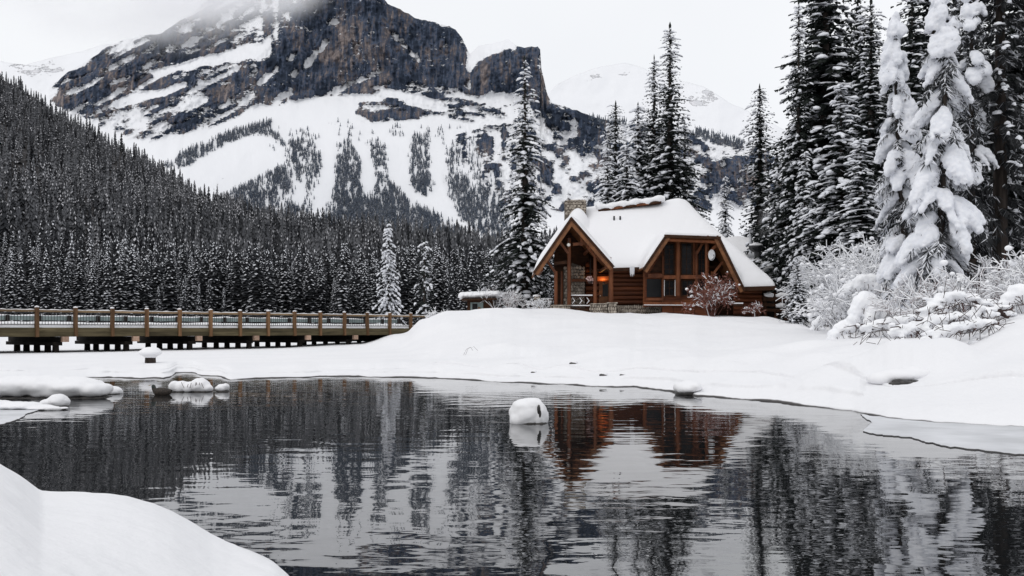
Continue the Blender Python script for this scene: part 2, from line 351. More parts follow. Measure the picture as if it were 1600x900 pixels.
# ------------------------------------------------------------------ ground: the far shore, bank and frozen lake
def interp_cols(px, cols):
    """cols: {px: [(d,z)...]} -> z(px,d) evaluated on arrays"""
    return sorted(cols)
SHORE = [(-700, 600), (-300, 597), (0, 596), (150, 590), (200, 591), (255, 591), (268, 588), (274, 582), (303, 581.5), (312, 586), (345, 588), (358, 593),
         (420, 591), (500, 588), (640, 590), (700, 592), (780, 597), (850, 600), (960, 605), (990, 604.5), (1030, 609), (1085, 618), (1120, 621), (1220, 628),
         (1260, 635), (1330, 642), (1390, 655), (1460, 661), (1600, 668), (1800, 690), (2300, 720)]
PROF = {
 -700: [(0, .02), (2, .14), (14, .3), (300, .8)],
 0: [(0, .03), (2, .16), (14, .3), (300, .8)],
 400: [(0, .03), (1.5, .12), (4, .14), (4.6, .24), (14, .32), (300, .8)],
 560: [(0, .03), (1.5, .12), (3.5, .13), (4.0, .27), (14, .36), (30, .45), (40, .6), (300, .9)],
 625: [(0, .03), (1.5, .12), (3.5, .15), (4.2, .3), (14, .42), (25, .5), (29, .7), (33, 1.0), (40, 1.3), (300, 1.5)],
 660: [(0, .03), (1.5, .12), (4, .2), (14, .5), (22, .95), (28, 1.75), (32, 2.25), (37, 2.15), (42, 1.8), (300, 1.8)],
 700: [(0, .03), (1.5, .13), (4, .25), (13, .6), (22, 1.4), (28, 2.35), (33, 2.78), (40, 2.5), (48, 2.0), (300, 2)],
 760: [(0, .03), (1.5, .14), (4, .3), (13, .75), (25, 1.85), (31, 2.6), (35, 2.98), (43, 2.55), (50, 2.1), (300, 2)],
 800: [(0, .03), (1.5, .14), (4, .3), (14, .85), (26, 1.95), (33, 2.7), (37, 3.0), (46, 2.85), (56, 2.5), (300, 2.5)],
 850: [(0, .03), (1.5, .16), (4, .35), (14, .9), (28, 2.05), (39, 3.0), (46, 2.9), (60, 2.8), (300, 3)],
 960: [(0, .03), (1.5, .18), (4, .4), (14, 1.0), (28, 2.0), (39, 2.65), (48, 2.75), (60, 2.8), (300, 3)],
 1050: [(0, .03), (1.2, .2), (4, .42), (14, .95), (28, 1.85), (42, 2.65), (48, 2.75), (60, 2.8), (300, 3)],
 1130: [(0, .03), (1.2, .2), (4, .4), (14, .85), (28, 1.75), (42, 2.5), (47, 2.6), (60, 2.8), (300, 3)],
 1190: [(0, .03), (1.2, .2), (4, .42), (13, .85), (28, 1.65), (42, 2.4), (48, 2.5), (60, 2.6), (300, 3)],
 1240: [(0, .03), (1.2, .2), (4, .45), (12, .8), (24, 1.4), (36, 2.0), (42, 1.95), (60, 2.3), (300, 3)],
 1290: [(0, .03), (1, .22), (4, .5), (10, .85), (20, 1.2), (30, 1.45), (38, 1.4), (60, 2.4), (300, 4)],
 1390: [(0, .03), (1, .22), (4, .5), (8, .75), (14, 1.05), (22, 1.28), (27, 1.3), (34, 2.2), (60, 3.5), (300, 6)],
 1500: [(0, .03), (.8, .22), (3, .45), (7, .85), (12, 1.18), (18, 1.32), (24, 1.6), (30, 2.6), (60, 4), (300, 8)],
 1600: [(0, .03), (.8, .22), (2.5, .5), (5, .95), (9, 1.5), (12, 1.82), (18, 2.1), (28, 3.2), (60, 5), (300, 10)],
 1800: [(0, .03), (.8, .22), (2.5, .6), (6, 1.5), (9, 2.1), (18, 2.8), (28, 3.6), (60, 5), (300, 10)],
 2300: [(0, .03), (.8, .22), (2.5, .7), (6, 1.7), (9, 2.3), (18, 3), (28, 4), (60, 5), (300, 10)],
}
_pk = np.array(sorted(PROF)); _sx = np.array([s[0] for s in SHORE], float); _sy = np.array([s[1] for s in SHORE], float)
def shore_d(px):
    y = np.interp(px, _sx, _sy); d = CZ*F/(y-HY)
    return d*(1+.055*(fbm(px/34., 3.3, 0, 5, 5, .6)-.5)*np.clip((d-10)/15, .35, 1))
OFFS = np.sort(np.concatenate([[-1.2, -.3, -.03, 0, .02, .06, .12, .22, .35, .5, .7, .95, 1.25, 1.6, 2.0], np.arange(2.3, 14, .25)+.003, [1.27, 3.05, 3.075], np.arange(14, 40, .5), np.geomspace(40, 3500, 40)]))
_TAB = np.array([np.interp(OFFS, *zip(*[(-1.2, -.35), (-.3, -.2), (-.03, -.12)]+PROF[k])) for k in _pk])
_lr = np.random.default_rng(19); LUMPS = []
for _k in range(46):
    _px = _lr.uniform(640, 1620); _o = _lr.uniform(.4, 1)**2*14+.3
    LUMPS.append((_lr.uniform(.05, .20), _px, float(shore_d(np.array([_px]))[0])+_o, _lr.uniform(.5, 1.5), _lr.uniform(.5, 1.4)))
def ground_rel(px, o):
    """bank height at column px, o metres behind the waterline"""
    px = np.asarray(px, float); o = np.asarray(o, float)
    j = np.clip(np.searchsorted(_pk, px)-1, 0, len(_pk)-2); t = np.clip((px-_pk[j])/(_pk[j+1]-_pk[j]), 0, 1); t = t*t*(3-2*t)
    fi = np.interp(o, OFFS, np.arange(len(OFFS))); i0 = np.clip(fi.astype(int), 0, len(OFFS)-2); fr = fi-i0
    za = _TAB[j, i0]*(1-fr)+_TAB[j, i0+1]*fr; zb = _TAB[j+1, i0]*(1-fr)+_TAB[j+1, i0+1]*fr
    z = za*(1-t)+zb*t
    x_ = (px-CX)*(o+shore_d(px))/F
    amp = np.clip(o/6, 0, 1)*np.clip(1.6-o/60, 0.0, 1)
    rt = np.clip((px-560)/200, .25, 1)
    z = z+amp*rt*(.34*(fbm(x_*.28, o*.20, 0, 11, 3)-.5)+.10*(fbm(x_*1.0, o*.8, 0, 12, 3)-.5))
    z = z+.035*amp*(fbm(x_*2.6, o*2.2, 0, 14, 2)-.5)
    # little broken ledges of old ice along the shore
    g1 = np.clip((fbm(px/55., 7.7, 0, 21, 3)-.40)*5, 0, 1)*(px < 1350); g2 = np.clip((fbm(px/70., 2.2, 0, 22, 3)-.42)*5, 0, 1)*(px < 1100)
    z = z+.05*g1*((o > 1.26) & (o < 9))*np.clip((9-o)/7, 0, 1)+.06*g2*(o > 3.06)*np.clip((12-o)/8, 0, 1)
    y_ = o+shore_d(px)
    def hump(h, px0, d0, rx, ry, k=1.6): return h*np.exp(-(((x_-(px0-CX)*d0/F)/rx)**2+((y_-d0)/ry)**2)**k)
    z = z+hump(.55, 1450, 22.4, 1.1, 1.3, 2.2)+hump(.16, 1375, 23.2, .7, 1.2)+hump(.14, 1180, 27, 2.2, 1.6)+hump(.12, 1080, 30, 1.8, 1.5)+hump(.13, 1290, 25, 1.6, 1.4)+hump(.12, 980, 34, 2.5, 2)+hump(.10, 1560, 19, 1.3, .9)
    for h_, px_, d_, a_, b_ in LUMPS: z = z+hump(h_, px_, d_, a_, b_, 2.0)
    return z
def gz(x, y):
    px = CX+F*x/max(y, 1); return float(ground_rel(px, y-shore_d(px)))

def make_ground():
    px = np.arange(-700, 2304, 5.0); sd_ = shore_d(px)
    O, Pm = np.meshgrid(OFFS, px, indexing='ij')
    Z = ground_rel(Pm, O)
    n = np.where(OFFS > 3)[0][0]
    Z[n:100] = blur(Z, 2, 1)[n:100]
    D = sd_[None]+O; X = (Pm-CX)*D/F
    mb = MB(); mb.add(np.stack([X, D, Z], -1).reshape(-1, 3), grid_faces(*D.shape))
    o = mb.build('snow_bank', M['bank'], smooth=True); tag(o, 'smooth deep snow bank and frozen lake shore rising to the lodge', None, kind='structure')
    g = MB(); R = 9000; g.add([(-R, -R, -.6), (R, -R, -.6), (R, R, -.6), (-R, R, -.6)], [(0, 1, 2, 3)])
    tag(g.build('ground', M['snow']), 'flat ground under the lake and snow', None, kind='structure')
    w = MB(); w.add([(-140, -25, 0), (140, -25, 0), (140, 60, 0), (-140, 60, 0)], [(0, 1, 2, 3)])
    tag(w.build('lake_water', M['water']), 'dark rippled lake water reflecting lodge and trees', None, kind='structure')
make_ground()

def near_bank():
    """the snow drift at the photographer's feet, lower left"""
    px = np.arange(-1500, 640, 6.0)
    ys = np.interp(px, [-1500, -400, -60, 0, 30, 60, 64, 110, 150, 200, 240, 270, 300, 330, 360, 400, 430, 450, 480, 520, 640],
                   [640, 660, 698, 724, 742, 764, 766, 768, 770, 776, 788, 801, 818, 835, 850, 866, 880, 898, 940, 1010, 1200])
    ds = np.interp(px, [-1500, -60, 0, 58, 66, 200, 330, 450, 640], [3.9, 4.0, 4.02, 4.05, 4.1, 4.15, 4.0, 3.7, 3.2])
    zs = CZ-(ys-HY)*ds/F
    rows = [(.10, .55), (.25, .75), (.4, .88), (.55, .96), (.68, .995), (.78, 1.01), (.86, 1.015), (.92, 1.015), (.96, 1.01), (1.0, 1.0), (1.03, .975), (1.07, .92), (1.11, .8), (1.15, .55), (1.18, .2), (1.2, -.2)]
    a0 = np.array([r[0] for r in rows]); k0 = np.array([r[1] for r in rows]); a = np.concatenate([np.linspace(.1, .95, 70), a0[a0 > .955]]); k = np.interp(a, a0, k0)
    D = a[:, None]*ds[None]; Z = np.where(a[:, None] < 1, zs[None]-(1-k[:, None])*.9+0.0, zs[None]*k[:, None])
    k_ = np.ones(51)/51; zb = np.convolve(np.pad(zs, 25, mode='edge'), k_, 'valid'); zb = np.convolve(np.pad(zb, 25, mode='edge'), k_, 'valid')
    wv = np.clip((a[:, None]-.55)/.4, 0, 1); wv = wv*wv*(3-2*wv)
    Z = Z+(zb-zs)[None]*(1-wv)*np.clip(a[:, None]*4, 0, 1)
    X = (px[None]-CX)*D/F
    Z = Z+.03*(fbm(X*1.1, D*1.3, 0, 31, 3)-.5)*(np.abs(a[:, None]-1) > .02)
    Z = Z+.014*(fbm(X*4, D*4, 0, 33, 3)-.5)+.006*(fbm(X*15, D*15, 0, 34, 2)-.5)
    mb = MB(); mb.add(np.stack([X, D, Z], -1).reshape(-1, 3), grid_faces(*D.shape))
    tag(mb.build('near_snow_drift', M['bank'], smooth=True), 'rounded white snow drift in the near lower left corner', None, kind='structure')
near_bank()

def ice_sheet(pts, name, label, thick=.03, seed=0):
    """thin ice: outline in pixels at the water plane"""
    p = []
    for i in range(len(pts)):
        (x0, y0), (x1, y1) = pts[i], pts[(i+1) % len(pts)]
        for t in np.linspace(0, 1, 14, endpoint=False):
            x, y = x0+(x1-x0)*t, y0+(y1-y0)*t
            y += 3.2*(fbm(x/9., y/5., 0, 50+seed, 3)-.5); x += 8*(fbm(x/11., y/6., 0, 60+seed, 3)-.5)
            d = CZ*F/(y-HY); p.append(((x-CX)*d/F, d))
    p = np.array(p); n = len(p); c = p.mean(0)
    import bmesh
    bm = bmesh.new(); vt = [bm.verts.new((x, y, .014)) for x, y in p]; f = bm.faces.new(vt)
    if f.normal.z < 0: f.normal_flip()
    r = bmesh.ops.triangulate(bm, faces=[f])
    top = list(bm.faces)
    for q in top: q.material_index = 0
    lo = [bm.verts.new((x, y, -.05)) for x, y in p]
    for i in range(n):
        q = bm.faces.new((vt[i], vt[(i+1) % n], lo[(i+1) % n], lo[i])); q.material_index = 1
    me = bpy.data.meshes.new(name); bm.to_mesh(me); bm.free(); me.materials.append(M['ice']); me.materials.append(M['ice_edge_shade'])
    o = bpy.data.objects.new(name, me); COL.objects.link(o); return tag(o, label, None, kind='structure')
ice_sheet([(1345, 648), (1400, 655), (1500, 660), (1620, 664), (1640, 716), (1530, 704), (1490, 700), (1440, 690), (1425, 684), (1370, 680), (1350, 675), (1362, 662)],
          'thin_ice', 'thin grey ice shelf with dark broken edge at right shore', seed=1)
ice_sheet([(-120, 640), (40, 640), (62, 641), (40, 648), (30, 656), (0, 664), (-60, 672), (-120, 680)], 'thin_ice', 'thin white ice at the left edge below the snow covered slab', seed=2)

# ------------------------------------------------------------------ mountains
GX = np.arange(0, 1601, 2.0); GY = np.arange(-60, 440, 2.0)
XX, YY = np.meshgrid(GX, GY)
TOP = [(40, 190), (80, 135), (105, 113), (134, 97), (160, 78), (200, 60), (253, 52), (300, 20), (340, -12), (400, -28), (470, -20), (487, -4), (540, -6), (600, -2), (606, 6), (626, 14), (648, 28),
       (665, 31), (690, 38), (712, 46), (722, 58), (728, 72), (734, 84), (740, 78), (753, 70), (770, 68), (794, 63), (806, 71), (825, 74), (840, 73), (844, 78), (845, 104), (850, 125), (855, 147), (862, 160), (880, 165),
       (900, 172), (930, 184), (960, 190), (1000, 196), (1070, 204), (1110, 212), (1160, 224), (1200, 236), (1260, 250), (1400, 270), (1600, 290)]
_tx, _ty = np.array([t[0] for t in TOP], float), np.array([t[1] for t in TOP], float)

def masks():
    m = np.zeros(XX.shape)
    def pl(poly, v):
        m[inpoly(poly, XX, YY)] = v
    pl([(860, 160), (930, 180), (1000, 190), (1260, 245), (1260, 330), (860, 330)], .46)                               # right lower faces
    pl([(700, 215), (740, 200), (790, 185), (860, 180), (860, 340), (790, 330), (740, 270)], .48)
    pl([(80, 130), (160, 74), (260, 44), (340, -20), (487, -20), (500, 60), (430, 150), (390, 172), (328, 197), (250, 216), (215, 219), (137, 186), (115, 177), (80, 156)], .58)
    pl([(84, 132), (160, 80), (250, 55), (262, 80), (225, 112), (190, 150), (160, 172), (137, 184), (100, 170)], .66)
    pl([(240, 60), (300, 30), (345, 45), (345, 82), (270, 100), (245, 104), (190, 128), (200, 95)], .80)
    pl([(340, -30), (480, -30), (460, 60), (400, 74), (345, 60)], .52)
    pl([(415, 85), (447, 40), (470, 0), (487, -30), (610, -30), (650, 28), (715, 45), (728, 72), (732, 105), (728, 125), (737, 148), (676, 131), (600, 128), (556, 153), (509, 147), (494, 150), (419, 166), (395, 160), (400, 120)], .92)
    pl([(728, 112), (752, 90), (790, 76), (806, 72), (842, 72), (846, 104), (856, 148), (866, 165), (842, 181), (820, 150), (794, 144), (737, 148)], 1.0)
    pl([(559, 153), (575, 140), (606, 130), (672, 133), (734, 153), (795, 165), (795, 176), (762, 188), (728, 191), (690, 182), (637, 188), (581, 189), (557, 178)], .57)
    pl([(850, 172), (900, 172), (958, 190), (962, 232), (915, 240), (885, 225), (850, 200)], .80)
    pl([(1090, 262), (1130, 246), (1165, 252), (1180, 290), (1160, 320), (1100, 300)], .80)
    # snow ledges and gullies cut through the rock
    def snow(poly): m[inpoly(poly, XX, YY)] = -.1
    snow([(178, 160), (219, 144), (262, 138), (294, 124), (292, 134), (262, 150), (225, 158), (185, 170)])
    snow([(231, 112), (300, 92), (352, 84), (395, 72), (430, 76), (420, 86), (350, 98), (300, 106), (245, 120)])
    snow([(509, 145), (594, 108), (598, 113), (560, 130), (512, 148)])
    snow([(455, 116), (480, 96), (514, 58), (516, 62), (486, 100), (458, 120)])
    snow([(728, 108), (736, 74), (756, 76), (800, 64), (806, 73), (770, 84), (748, 96), (736, 116)])
    snow([(612, 44), (622, 58), (660, 96), (657, 99), (618, 62)])
    snow([(514, 32), (530, 30), (528, 38), (518, 40)])
    snow([(400, 128), (440, 100), (464, 78), (460, 88), (430, 112), (404, 140)])
    snow([(421, 164), (440, 146), (462, 140), (450, 150), (428, 164)])
    snow([(566, 150), (600, 140), (660, 150), (700, 160), (660, 160), (610, 152)])
    return blur(m, 1, 2)
MASK = masks()
def rot(x, y, deg):
    a = math.radians(deg); return x*math.cos(a)+y*math.sin(a), -x*math.sin(a)+y*math.cos(a)
u1, v1 = rot(XX, YY, -27); u2, v2 = rot(XX, YY, 6)
streak = fbm(u1/34, v1/5.5, 0, 101, 4)                     # dipping strata on the left flank
verti = fbm(XX/6.0, YY/34, 0, 102, 4)                      # flutes in the main wall
horiz = fbm(u2/30, v2/5.0, 0, 103, 4)
blot = fbm(XX/13, YY/10, 0, 104, 5)
wl = np.clip((430-XX)/80, 0, 1)*np.clip((230-YY)/20, 0, 1)
wh = inpoly([(540, 126), (800, 150), (800, 200), (540, 200)], XX, YY).astype(float); wh = blur(wh, 4)
wr = np.clip((XX-800)/60, 0, 1)
wm = np.clip(1-wl-wh-wr, 0, 1)
NZ = (wl*streak+wh*horiz+wr*blot+wm*(.55*verti+.45*blot))/np.maximum(wl+wh+wr+wm, 1e-6)
fine = fbm(XX/4., YY/4., 0, 105, 3)
lev = MASK+(NZ-.5)*np.where(MASK > .9, 1.7, 2.7)+(fine-.5)*.5
ROCK = np.clip((lev-.47)/.12, 0, 1)
ROCK = np.where((MASK > -.05) | (MASK < -.2), ROCK, ROCK*.4)
apron = (MASK > -.02) & (MASK < .1) & (((YY > 185) & (YY < 310) & (XX > 330)) | (XX > 880))
LEV = np.minimum(np.clip(lev, -.4, 1.3), .74+.35*(fbm(XX/60, YY/45, 0, 109, 3)-.4))
LEV = np.where(MASK < .02, -.45, LEV)
LEV = np.where(apron, .10+.9*(fbm(XX/24, YY/16, 0, 106, 3)-.60), LEV)            # scattered crags on the snow apron
LEV = blur(LEV, 1, 1)
TINT = np.clip(.5*fbm(XX/4.5, YY/26, 0, 107, 4)+.5*fbm(XX/42, YY/30, 0, 108, 3), 0, 1)
TINT = np.clip((TINT-.5)*2.0+.36, 0, 1)

def samp(A, px, py):
    fx = np.clip((np.asarray(px)-GX[0])/2, 0, A.shape[1]-1.001); fy = np.clip((np.asarray(py)-GY[0])/2, 0, A.shape[0]-1.001)
    ix, iy = fx.astype(int), fy.astype(int); a, b = fx-ix, fy-iy
    return (A[iy, ix]*(1-a)+A[iy, ix+1]*a)*(1-b)+(A[iy+1, ix]*(1-a)+A[iy+1, ix+1]*a)*b

D_FOOT, Y_FOOT = 1750.0, 420.0
def mountain_depth():
    """depth of the face: walk up each column, steep where there is cliff and gentle on the snow apron"""
    soft = blur(np.clip(MASK, 0, 1), 5, 2)
    cot = 1.25*(1-soft)+.32*soft
    D = np.zeros_like(MASK); D[-1] = D_FOOT
    for i in range(len(GY)-2, -1, -1):
        D[i] = D[i+1]+2*D[i+1]/F*cot[i]
    rel = 60*(fbm(XX/50, YY/70, 0, 110, 4)-.5)*(.4+soft)+soft*(46*(fbm(XX/11, YY/40, 0, 111, 4)-.5)+22*(fine-.5)+24*(NZ-.5)-26*(ROCK-.5))
    rel += (1-soft)*(10*(fbm(XX/26, YY/60, 0, 112, 4)-.5))
    rel += -130*np.exp(-((XX-850)/20.)**2)*0
    return D+rel
MD = mountain_depth()
def set_attr(me, name, a):
    at = me.attributes.new(name, 'FLOAT', 'POINT'); at.data.foreach_set('value', a.astype(np.float32).ravel())

def make_mountain():
    px = np.arange(40, 1601, 2.0); top = np.interp(px, _tx, _ty)
    top = top+5*(fbm(px/9, 1.7, 0, 120, 4)-.5)*np.where(px < 860, 1, .7)
    s = np.linspace(0, 1, 240)[:, None]
    Yp = top[None]+(470-top[None])*s; Xp = np.broadcast_to(px[None], Yp.shape)
    D = samp(MD, Xp, Yp)
    X = (Xp-CX)*D/F; Z = CZ+(HY-Yp)*D/F
    # the back of the massif, so that it stands as a solid
    bx = X[:1]; by = D[:1]+260+0*bx; bz = Z[:1]-90
    V = np.concatenate([np.stack([bx, by, bz], -1), np.stack([X, D, Z], -1)])
    mb = MB(); mb.add(V.reshape(-1, 3), grid_faces(*V.shape[:2])[:, ::-1])
    o = mb.build('mountain', M['mountain'], smooth=True)
    R = samp(LEV, Xp, Yp); T = samp(TINT, Xp, Yp)
    set_attr(o.data, 'rock', np.concatenate([R[:1], R])); set_attr(o.data, 'tint', np.concatenate([T[:1], T]))
    tag(o, 'huge snowy mountain with dark banded rock cliffs behind the lodge', None, kind='structure')
make_mountain()

def far_peak(pts, d, name, label, patches, seed):
    px = np.arange(pts[0][0], pts[-1][0]+1, 4.0)
    top = np.interp(px, [p[0] for p in pts], [p[1] for p in pts])+4*(fbm(px/22, .3, 0, seed, 4)-.5)
    s = np.linspace(0, 1, 90)[:, None]; Yp = top[None]+(430-top[None])*s; Xp = np.broadcast_to(px[None], Yp.shape)
    D = d+(430-Yp)*d/F*-1.0+(430-top[None])*d/F+90*(fbm(Xp/40, Yp/40, 0, seed+1, 4)-.5)
    D = d+(430-Yp)*d/F*1.1+70*(fbm(Xp/40, Yp/40, 0, seed+1, 5)-.5)
    R = np.zeros(Yp.shape)
    for poly in patches: R[inpoly(poly, Xp, Yp)] = 1
    R = blur(R, 1, 2)*.75-.3+.9*(fbm(Xp/16, Yp/9, 0, seed+2, 4)-.5)
    V = np.stack([(Xp-CX)*D/F, D, CZ+(HY-Yp)*D/F], -1)
    V = np.concatenate([V[:1]+np.array([0, 300, -120]), V]); R = np.concatenate([R[:1], R])
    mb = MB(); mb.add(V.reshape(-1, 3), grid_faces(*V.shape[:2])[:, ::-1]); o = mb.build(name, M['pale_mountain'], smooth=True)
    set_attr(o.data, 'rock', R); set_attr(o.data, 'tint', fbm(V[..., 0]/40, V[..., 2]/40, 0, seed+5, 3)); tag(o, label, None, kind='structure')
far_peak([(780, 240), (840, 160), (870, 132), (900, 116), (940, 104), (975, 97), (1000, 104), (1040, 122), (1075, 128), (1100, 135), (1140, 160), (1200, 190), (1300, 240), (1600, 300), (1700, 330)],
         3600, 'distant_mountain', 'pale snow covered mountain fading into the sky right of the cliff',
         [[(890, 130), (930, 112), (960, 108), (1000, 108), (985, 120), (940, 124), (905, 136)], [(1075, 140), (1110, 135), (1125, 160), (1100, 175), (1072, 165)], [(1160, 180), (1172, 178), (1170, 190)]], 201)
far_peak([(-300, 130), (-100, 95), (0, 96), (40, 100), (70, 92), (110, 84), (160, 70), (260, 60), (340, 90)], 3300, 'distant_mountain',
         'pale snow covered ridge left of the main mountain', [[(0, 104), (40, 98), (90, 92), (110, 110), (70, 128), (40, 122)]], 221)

# ------------------------------------------------------------------ clouds round the summit
def cloud(name, c, r, dens, scale, seed, label, mode='noise'):
    m = bpy.data.materials.new(name); m.use_nodes = True; t = m.node_tree; t.nodes.clear()
    o_ = t.nodes.new('ShaderNodeOutputMaterial'); v = t.nodes.new('ShaderNodeVolumePrincipled'); v.inputs['Color'].default_value = (.99, .99, 1, 1); v.inputs['Anisotropy'].default_value = .2
    co = t.nodes.new('ShaderNodeTexCoord'); ln = t.nodes.new('ShaderNodeVectorMath'); ln.operation = 'LENGTH'; t.links.new(co.outputs['Object'], ln.inputs[0])
    mr = t.nodes.new('ShaderNodeMapRange'); mr.interpolation_type = 'SMOOTHSTEP'; mr.inputs[1].default_value = 1.0; mr.inputs[2].default_value = .35; t.links.new(ln.outputs['Value'], mr.inputs[0])
    n = t.nodes.new('ShaderNodeTexNoise'); n.inputs['Scale'].default_value = scale; n.inputs['Detail'].default_value = 4
    mp = t.nodes.new('ShaderNodeMapping'); mp.inputs['Location'].default_value = (seed, seed*.7, 0); t.links.new(co.outputs['Object'], mp.inputs[0]); t.links.new(mp.outputs[0], n.inputs['Vector'])
    n2 = t.nodes.new('ShaderNodeMapRange'); n2.inputs[1].default_value = .36; n2.inputs[2].default_value = .62; t.links.new(n.outputs['Fac'], n2.inputs[0])
    k = t.nodes.new('ShaderNodeMath'); k.operation = 'MULTIPLY'; t.links.new(mr.outputs[0], k.inputs[0]); t.links.new(n2.outputs[0], k.inputs[1])
    k2 = t.nodes.new('ShaderNodeMath'); k2.operation = 'MULTIPLY'; k2.inputs[1].default_value = dens; t.links.new(k.outputs[0], k2.inputs[0])
    t.links.new(k2.outputs[0], v.inputs['Density']); t.links.new(v.outputs[0], o_.inputs['Volume'])
    m.cycles.volume_sampling = 'EQUIANGULAR' if False else 'MULTIPLE_IMPORTANCE'
    vv, ff = ico(3); mb = MB(); mb.add(vv, ff)
    ob = mb.build(name, m, smooth=True); ob.location = [float(x) for x in c]; ob.scale = r
    return tag(ob, label, None, kind='stuff')
cd = 1650.0
cloud('cloud', P(215, -25, cd), (290, 150, 128), .018, 1.5, 1.0, 'low grey white cloud hiding the left shoulder of the mountain')
cloud('cloud', P(405, -42, cd+20), (150, 130, 92), .017, 1.7, 4.0, 'thin mist hanging over the mountain summit')

# ------------------------------------------------------------------ conifers
def kites(mb, p, q, side, w, m):
    """a batch of leaf shaped quads from p to q, w wide"""
    mid = p+(q-p)*.45; n = len(p)
    v = np.stack([p, mid+side*w[:, None], q, mid-side*w[:, None]], 1).reshape(-1, 3)
    mb.add(v, np.arange(4*n).reshape(n, 4), m)

DOME_V = np.array([[0, 0, 1.0]]+[[.62*math.cos(a), .62*math.sin(a), .62] for a in np.arange(6)*math.pi/3]+[[math.cos(a), math.sin(a), -.35] for a in np.arange(6)*math.pi/3+.2])
DOME_F = np.array([(0, 1+i, 1+(i+1) % 6) for i in range(6)]+[(1+i, 7+i, 7+(i+1) % 6) for i in range(6)]+[(1+i, 7+(i+1) % 6, 1+(i+1) % 6) for i in range(6)]+[(7+i, 12 if False else 7+(i+2) % 6, 7+(i+1) % 6) for i in (0, 2, 4)])
def domes(mb, c, t, l, w, h, m, rng):
    """snow pads: low domes at c, long axis along t"""
    n = len(c); th = t.copy(); s = np.cross(th, np.array([0, 0, 1.])); s /= np.linalg.norm(s, axis=1)[:, None]+1e-6; u = np.cross(s, th)
    jit = rng.uniform(.75, 1.25, (n, len(DOME_V)))
    b = DOME_V[None]*jit[..., None]
    v = c[:, None]+b[..., :1]*(l[:, None, None]*th[:, None])+b[..., 1:2]*(w[:, None, None]*s[:, None])+b[..., 2:]*(h[:, None, None]*u[:, None])
    f = DOME_F[None]+(np.arange(n)*len(DOME_V))[:, None, None]
    mb.add(v.reshape(-1, 3), f.reshape(-1, 3), m)

